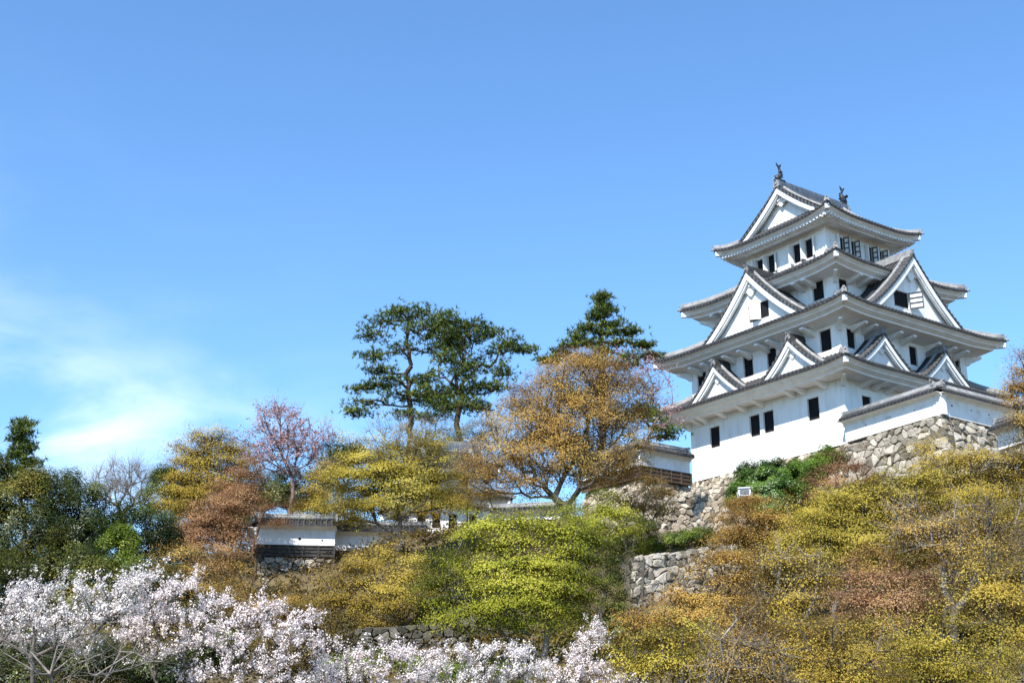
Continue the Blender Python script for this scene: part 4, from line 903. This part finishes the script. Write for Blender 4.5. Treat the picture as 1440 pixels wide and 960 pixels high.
tree('bare_tree', 'tan twiggy tree among the pine trunks above the turret', 'tree', 73, 590, [(550,596,30,20),(590,604,34,18),(630,606,36,16),(575,622,30,12),(530,612,26,14)], 'brown', seed=41, dens=6, per=4, leaf=.10, fork=.4, twigs=6, twl=.9, bark='palebark', tip=.012, kind='bare', group='leafless trees')
tree('evergreen_tree', 'dark scrubby evergreen around the foot of the leaning pine', 'evergreen', 74, 655, [(650,615,34,14),(680,600,24,14),(620,630,30,12),(665,635,34,14)], 'everolive', seed=44, dens=3.2, per=30, leaf=.11, spray=.4, **ev)
# --- bushes by the keep
bs = dict(kind='ever', twigs=0, fork=.3, shell=.6, group=G_B)
tree('shrub', 'big glossy green bush against the sunlit stone base', 'bush', 63, 1085, [(1050,690,26,22),(1080,690,40,26),(1062,668,26,20),(1095,664,30,20),(1120,680,28,24),(1075,695,36,18),(1150,655,20,16),(1162,640,16,10),(1175,650,18,12),(1135,665,30,20),(1045,706,24,16),(1085,712,36,16),(1125,705,26,16)], 'camellia', seed=51, dens=9, per=70, leaf=.12, spray=.36, **bs)
tree('hedge_shrub', 'clipped bright green hedge on the terrace beside the keep stonework', 'hedge', 57.5, 945, [(985,756,20,14),(960,757,20,13),(935,762,20,11),(910,766,20,9)], 'hedge', seed=52, dens=22, per=50, leaf=.08, spray=.24, **bs)
tree('shrub', 'dark brown shrub in the shadow under the bastion stonework', 'shrub', 57, 895, [(890,738,26,12),(910,745,20,10),(870,760,26,12)], 'everolive', seed=53, dens=8, per=40, leaf=.09, spray=.3, **bs)
tree('shrub', 'dark shrub added as shade left of the terrace wall', 'shrub', 50, 868, [(872,800,18,22),(858,830,20,26),(872,858,18,22),(864,890,22,26),(880,905,16,18)], 'ever', seed=54, dens=7, per=44, leaf=.09, spray=.32, **bs)  # dark leaf mass added to paint the shade beside the terrace
# --- the mass of maples on the right
tree('maple_tree', 'reddish budding maple between the green bush and the grey stones', 'maple', 56, 1190, [(1180,655,34,18),(1215,660,30,18),(1165,680,34,16),(1205,685,36,16),(1150,700,24,10)], 'red_bud', seed=61, dens=7.8, per=16, leaf=.08, spray=.32, fork=.2, twigs=6, bark='redtwig', **mp_)
tree('maple_tree', 'orange-brown maple below the flood lamp and green bush', 'maple', 47, 1065, [(1047,712,20,8),(1060,722,40,18),(1100,735,36,20),(1030,750,28,20),(1075,760,44,20),(1120,765,30,18)], 'maple_orange', seed=62, dens=10.5, per=32, leaf=.085, spray=.34, fork=.2, twigs=2, **mp_)
tree('maple_tree', 'golden-yellow spreading maple below the reddish budding maple', 'maple', 42, 1170, [(1150,730,50,20),(1200,705,50,20),(1250,690,44,20),(1130,765,50,20),(1190,755,56,22),(1240,730,40,20),(1230,770,40,22),(1290,675,36,18)], 'maple_yellow', seed=63, dens=11.2, per=40, leaf=.085, spray=.36, flat=.2, fork=.2, twigs=2, **mp_)
tree('maple_tree', 'olive maple in front of the grey corner stonework', 'maple', 44, 1330, [(1320,660,40,18),(1370,650,46,20),(1420,660,40,26),(1340,690,50,18),(1400,695,50,24),(1300,640,20,18),(1440,640,20,20)], 'maple_olive', seed=64, dens=10.4, per=32, leaf=.085, spray=.36, fork=.2, twigs=2, bark='palebark', **mp_)
tree('maple_tree', 'tangled brown maple with pale bare branches at the right', 'maple', 37, 1340, [(1300,745,56,20),(1360,740,50,22),(1420,740,46,26),(1330,775,56,20),(1270,730,40,18),(1400,780,50,22)], 'brown', seed=65, tip=.017, dens=11.2, per=16, leaf=.08, spray=.34, fork=.2, twigs=6, twl=.7, bark='palebark', **mp_)
tree('maple_tree', 'tall orange maple reaching in at the right edge beside the keep', 'maple', 45, 1478, [(1438,512,14,20),(1458,555,36,40),(1480,600,50,40),(1430,540,14,10),(1480,520,40,40),(1440,585,24,14)], 'maple_orange', seed=66, dens=9, per=34, leaf=.085, spray=.36, fork=.6, twigs=4, **mp_)
tree('maple_tree', 'orange maple with open stems in front of the terrace wall', 'maple', 33, 955, [(1005,792,36,18),(1035,800,30,18),(985,840,44,20),(1020,830,36,22),(910,870,34,18),(960,870,46,20),(1015,870,40,20)], 'maple_orange', seed=67, dens=13.0, per=38, leaf=.075, spray=.32, flat=.2, fork=.2, twigs=2, **mp_)
tree('maple_tree', 'yellow-green low maple at the foot of the orange maple', 'maple', 28, 935, [(910,900,30,14),(950,910,40,16),(990,900,36,16),(925,935,36,16),(980,935,40,16),(890,930,16,10)], 'maple_yellow', seed=68, dens=19.5, per=36, leaf=.065, spray=.28, flat=.2, fork=.2, twigs=2, **mp_)
tree('maple_tree', 'russet twiggy maple in the middle of the right slope', 'maple', 33, 1230, [(1220,820,48,20),(1270,830,50,22),(1190,845,40,18),(1240,860,56,20),(1300,850,36,20)], 'red_bud', seed=69, dens=13.5, per=22, leaf=.07, spray=.32, fork=.2, twigs=6, bark='redtwig', **mp_)
tree('maple_tree', 'olive-brown maple with whitish forked branches left of the russet maple', 'maple', 34, 1105, [(1090,800,40,18),(1130,800,44,18),(1075,835,40,20),(1130,840,44,20),(1160,815,30,16),(1100,870,46,16)], 'maple_olive', seed=70, tip=.017, dens=13.6, per=24, leaf=.075, spray=.32, fork=.2, twigs=6, bark='palebark', **mp_)
tree('maple_tree', 'yellow maple with slender stems along the lower right edge', 'maple', 27, 1330, [(1290,890,46,18),(1350,885,46,18),(1250,915,46,16),(1310,925,56,18),(1380,920,50,20),(1270,950,50,14),(1350,955,60,14)], 'maple_yellow', seed=71, dens=18.2, per=36, leaf=.065, spray=.28, flat=.2, fork=.2, twigs=2, **mp_)
tree('maple_tree', 'olive maple filling the lower right corner', 'maple', 29, 1430, [(1420,800,40,24),(1410,845,46,22),(1440,870,40,30),(1380,830,30,18),(1435,920,40,24)], 'maple_olive', seed=72, dens=16.8, per=32, leaf=.07, spray=.30, fork=.2, twigs=2, **mp_)
tree('maple_tree', 'golden maple at the bottom edge below the russet maple', 'maple', 26, 1165, [(1150,895,44,16),(1200,905,44,16),(1120,925,40,14),(1175,935,50,16),(1225,945,40,14),(1130,955,44,10)], 'maple_olive', seed=73, dens=22.5, per=30, leaf=.065, spray=.28, fork=.2, twigs=2, **mp_)
tree('shrub', 'dry tan shrub with bare twigs at the bottom edge beside the golden maple', 'shrub', 24.5, 1050, [(1030,905,36,14),(1065,915,36,14),(1040,940,46,14),(1085,945,30,12),(1005,950,30,10)], 'brown', seed=74, tip=.017, dens=25.2, per=14, leaf=.06, spray=.26, kind='maple', fork=.2, twigs=6, bark='palebark', group=G_B)
# --- cherries along the bottom
ch = dict(kind='cherry', group=G_C, per=10, per_twig=4, leaf=.032, spray=.036, twigs=3, twl=.40, tip=.007, gam=2.4, fork=.3, upb=.25, bark='bark')
tree('cherry_tree', 'white cherry with upswept branches at the lower left corner', 'cherry tree', 24, 60, [(15,849,26,6,0,25),(48,842,34,5,0,28),(95,852,46,6,0,22),(150,836,46,5,0,28),(192,822,20,4,0,25),(30,874,40,7,0,15),(85,876,44,6,0,20),(140,864,40,5,0,22),(15,902,30,7),(110,899,34,5,0,15),(60,896,30,5),(175,859,26,4,0,25)], 'white', seed=81, dens=5.2, **{**ch, 'per_twig': 4, 'twl': .5})
tree('cherry_tree', 'pale pink cherry with spreading crown right of the white cherry', 'cherry tree', 26, 235, [(225,844,30,12,0,25),(262,829,30,7,0,25),(200,869,40,10,0,20),(250,869,44,14),(290,859,30,10,0,25),(215,899,44,12),(275,899,44,14),(240,924,50,10)], 'pink', seed=82, dens=6.6, **ch)
tree('cherry_tree', 'full pink cherry with dense blossom below the pale stone wall', 'cherry tree', 25, 350, [(330,874,36,12,0,20),(370,862,26,10,0,35),(315,904,44,14),(370,899,46,14),(420,879,30,10,0,25),(420,909,44,14),(340,934,60,14),(410,939,50,14),(300,954,50,12),(380,964,60,10)], 'pink', seed=83, dens=7.8, **ch)
tree('cherry_tree', 'low white-pink cherry below the low dark stone wall', 'cherry tree', 26, 535, [(480,927,36,10,0,15),(530,927,40,10,0,20),(580,922,40,8),(500,952,46,10),(560,952,50,10),(520,972,60,8),(455,952,24,10)], 'pink', seed=84, dens=7, **ch)
tree('cherry_tree', 'cherry in blossom directly under the fresh green maple', 'cherry tree', 27, 675, [(630,927,40,10,0,20),(680,922,36,8,0,15),(620,957,46,10),(680,952,46,10),(730,947,30,8),(650,974,60,8),(725,927,20,6)], 'white', seed=85, dens=6.5, **ch)
tree('cherry_tree', 'small cherry with one upright blossoming branch near the dark shrub', 'cherry tree', 28, 800, [(835,902,16,12,0,50),(815,922,24,10,0,40),(775,942,36,8),(830,947,30,8),(790,967,50,8),(860,965,30,6),(880,962,20,4)], 'pink', seed=86, dens=8, **ch)
tree('bare_tree', 'leafless grey sapling with crossing twigs in the lower left corner', 'tree', 21, 150, [(60,920,50,16),(130,905,50,16),(190,925,40,16),(110,945,60,12)], None, seed=87, dens=18, fork=.3, twigs=3, twl=.7, bark='palebark', tip=.008, kind='bare', group='leafless trees')
tree('shrub', 'green undershrub showing through the low cherries at the bottom', 'shrub', 31, 545, [(530,930,40,12),(580,935,30,10),(480,940,30,10),(720,945,30,10),(640,945,30,8)], 'hedge', seed=88, dens=8, per=30, leaf=.07, spray=.3, **bs)
tree('maple_tree', 'olive maple filling the gap between the pink cherry and the yellow maple', 'maple', 63, 452, [(455,690,30,18),(440,715,34,14),(470,665,24,16),(480,720,26,12)], 'maple_olive', seed=23, dens=7, per=36, leaf=.10, spray=.40, fork=.35, twigs=4, **mp_)
tree('maple_tree', 'brown-red maple in front of the pink budding cherry trunk', 'maple', 60, 352, [(350,665,26,20),(335,690,30,22),(365,700,24,16),(380,725,22,12),(320,700,24,18)], 'red_bud', seed=24, dens=8, per=30, leaf=.09, spray=.36, fork=.4, twigs=5, bark='redtwig', **mp_)
tree('maple_tree', 'ochre maple low on the slope left of the pale stone wall', 'maple', 48, 270, [(250,790,34,20),(290,810,36,20),(330,835,34,18),(240,815,30,16),(275,840,40,16)], 'brown', seed=25, dens=9, per=30, leaf=.085, spray=.34, fork=.4, twigs=5, **mp_)
tree('maple_tree', 'golden olive maple behind the pale-branched maple at right', 'maple', 40, 1410, [(1400,715,40,16),(1440,720,30,20),(1360,705,40,14)], 'maple_yellow', seed=75, dens=10, per=36, leaf=.085, spray=.34, fork=.2, twigs=4, **mp_)
tree('maple_tree', 'rust coloured maple between the golden-yellow maple and the russet maple', 'maple', 38, 1270, [(1250,780,44,14),(1290,795,44,16),(1330,815,40,14),(1210,795,36,12)], 'brown', seed=76, dens=10, per=32, leaf=.08, spray=.32, fork=.2, twigs=2, bark='redtwig', **mp_)
tree('maple_tree', 'orange maple beside the dry tan shrub at the foot of the slope', 'maple', 30, 1060, [(1050,870,36,14),(1090,885,36,14),(1020,890,30,12),(1110,905,30,12)], 'maple_orange', seed=77, dens=14, per=34, leaf=.07, spray=.30, fork=.2, twigs=2, **mp_)
for k, (px, py, D, mt, rx) in enumerate(((1000,930,30,'under',40),(1130,880,38,'under',44),(1240,860,40,'under',44),(1330,850,40,'under',50),(1400,810,42,'under',44),(1180,800,46,'under',50),(1080,790,48,'under',44),(1290,740,49,'under',54),(1400,740,48,'under',44),(980,860,40,'under',34),(1360,900,34,'under',50),(1220,690,54,'under',36),(1330,700,52,'under',40))):
    D += 5; py += 6
    tree('shrub', 'low bushy undershrub filling the slope between the maples on the right', 'shrub', D, px, [(px, py, rx, 16), (px - rx * .5, py + 12, rx * .7, 14), (px + rx * .5, py + 10, rx * .7, 14)], mt, seed=110 + k, dens=8 * (45 / D) ** 1.5, per=36, leaf=.085 * (D / 45) ** .5, spray=.34, kind='ever', fork=.3, twigs=3, shell=.4, group='undershrubs between the maples')
for k, (px, py, D, mt, rx) in enumerate(((40,905,31,'ever',60),(130,920,30,'everolive',60),(215,935,31,'ever',50),(300,900,34,'everolive',50),(20,945,28,'everolive',50),(400,915,34,'under',50),(460,880,37,'under',40))):
    tree('shrub', 'dark bushy undershrub glimpsed through the stems of the cherries', 'shrub', D, px, [(px, py, rx, 22), (px - rx * .5, py + 16, rx * .7, 18), (px + rx * .5, py + 14, rx * .7, 18)], mt, seed=140 + k, dens=8 * (45 / D) ** 1.5, per=34, leaf=.085, spray=.34, kind='ever', fork=.3, twigs=2, shell=.4, group='undershrubs behind the cherries')
tree('evergreen_tree', 'olive evergreen closing the gap behind the pink budding cherry trunk', 'evergreen', 73, 405, [(385,695,36,22),(425,700,36,20),(400,670,30,14),(360,700,30,18),(445,680,20,14)], 'everolive', seed=42, dens=4.5, per=50, leaf=.12, spray=.44, **ev)
tree('evergreen_tree', 'shadowy evergreen low in the wood beneath the bare grey tree', 'evergreen', 60, 150, [(120,760,40,26),(165,750,30,22),(60,770,40,26),(215,790,30,22),(260,770,24,20),(20,795,40,24),(100,795,50,24),(170,800,40,20),(-30,780,40,40)], 'ever', seed=43, dens=4.2, per=50, leaf=.12, spray=.46, **ev)
tree('evergreen_tree', 'dim evergreen filling the gap behind the reddish brown maples', 'evergreen', 70, 315, [(300,715,40,24),(345,705,34,26),(270,735,36,22),(330,740,36,20)], 'everolive', seed=45, dens=4.5, per=50, leaf=.12, spray=.44, **ev)
# --- undergrowth: leaf litter, weeds and dry stalks over the whole slope
rng = np.random.default_rng(99)
n = 26000; x = rng.uniform(-32, 34, n); y = rng.uniform(17, 72, n); P0 = np.stack([x, y, ground(x, y)], 1)
per = 8; idx = np.repeat(np.arange(n), per); Pp = P0[idx] + np.abs(rng.normal(0, 1, (n * per, 3))) * (0, 0, .26) + rng.normal(0, 1, (n * per, 3)) * (.22, .22, .03)
pat = .5 + .5 * np.sin(x * .35 + 1.7 * np.sin(y * .22)) * np.cos(y * .31); tt = np.clip(pat[idx] * .7 + rng.uniform(-.1, .45, n * per), 0, 1)
V, F, T = cards(rng, Pp, .15, .5, .5, tt)
ug = raw_mesh('undergrowth', V, F, LF['litter'], None, T); tag(ug, 'brown and olive undergrowth covering the hillside', 'undergrowth', kind='stuff')
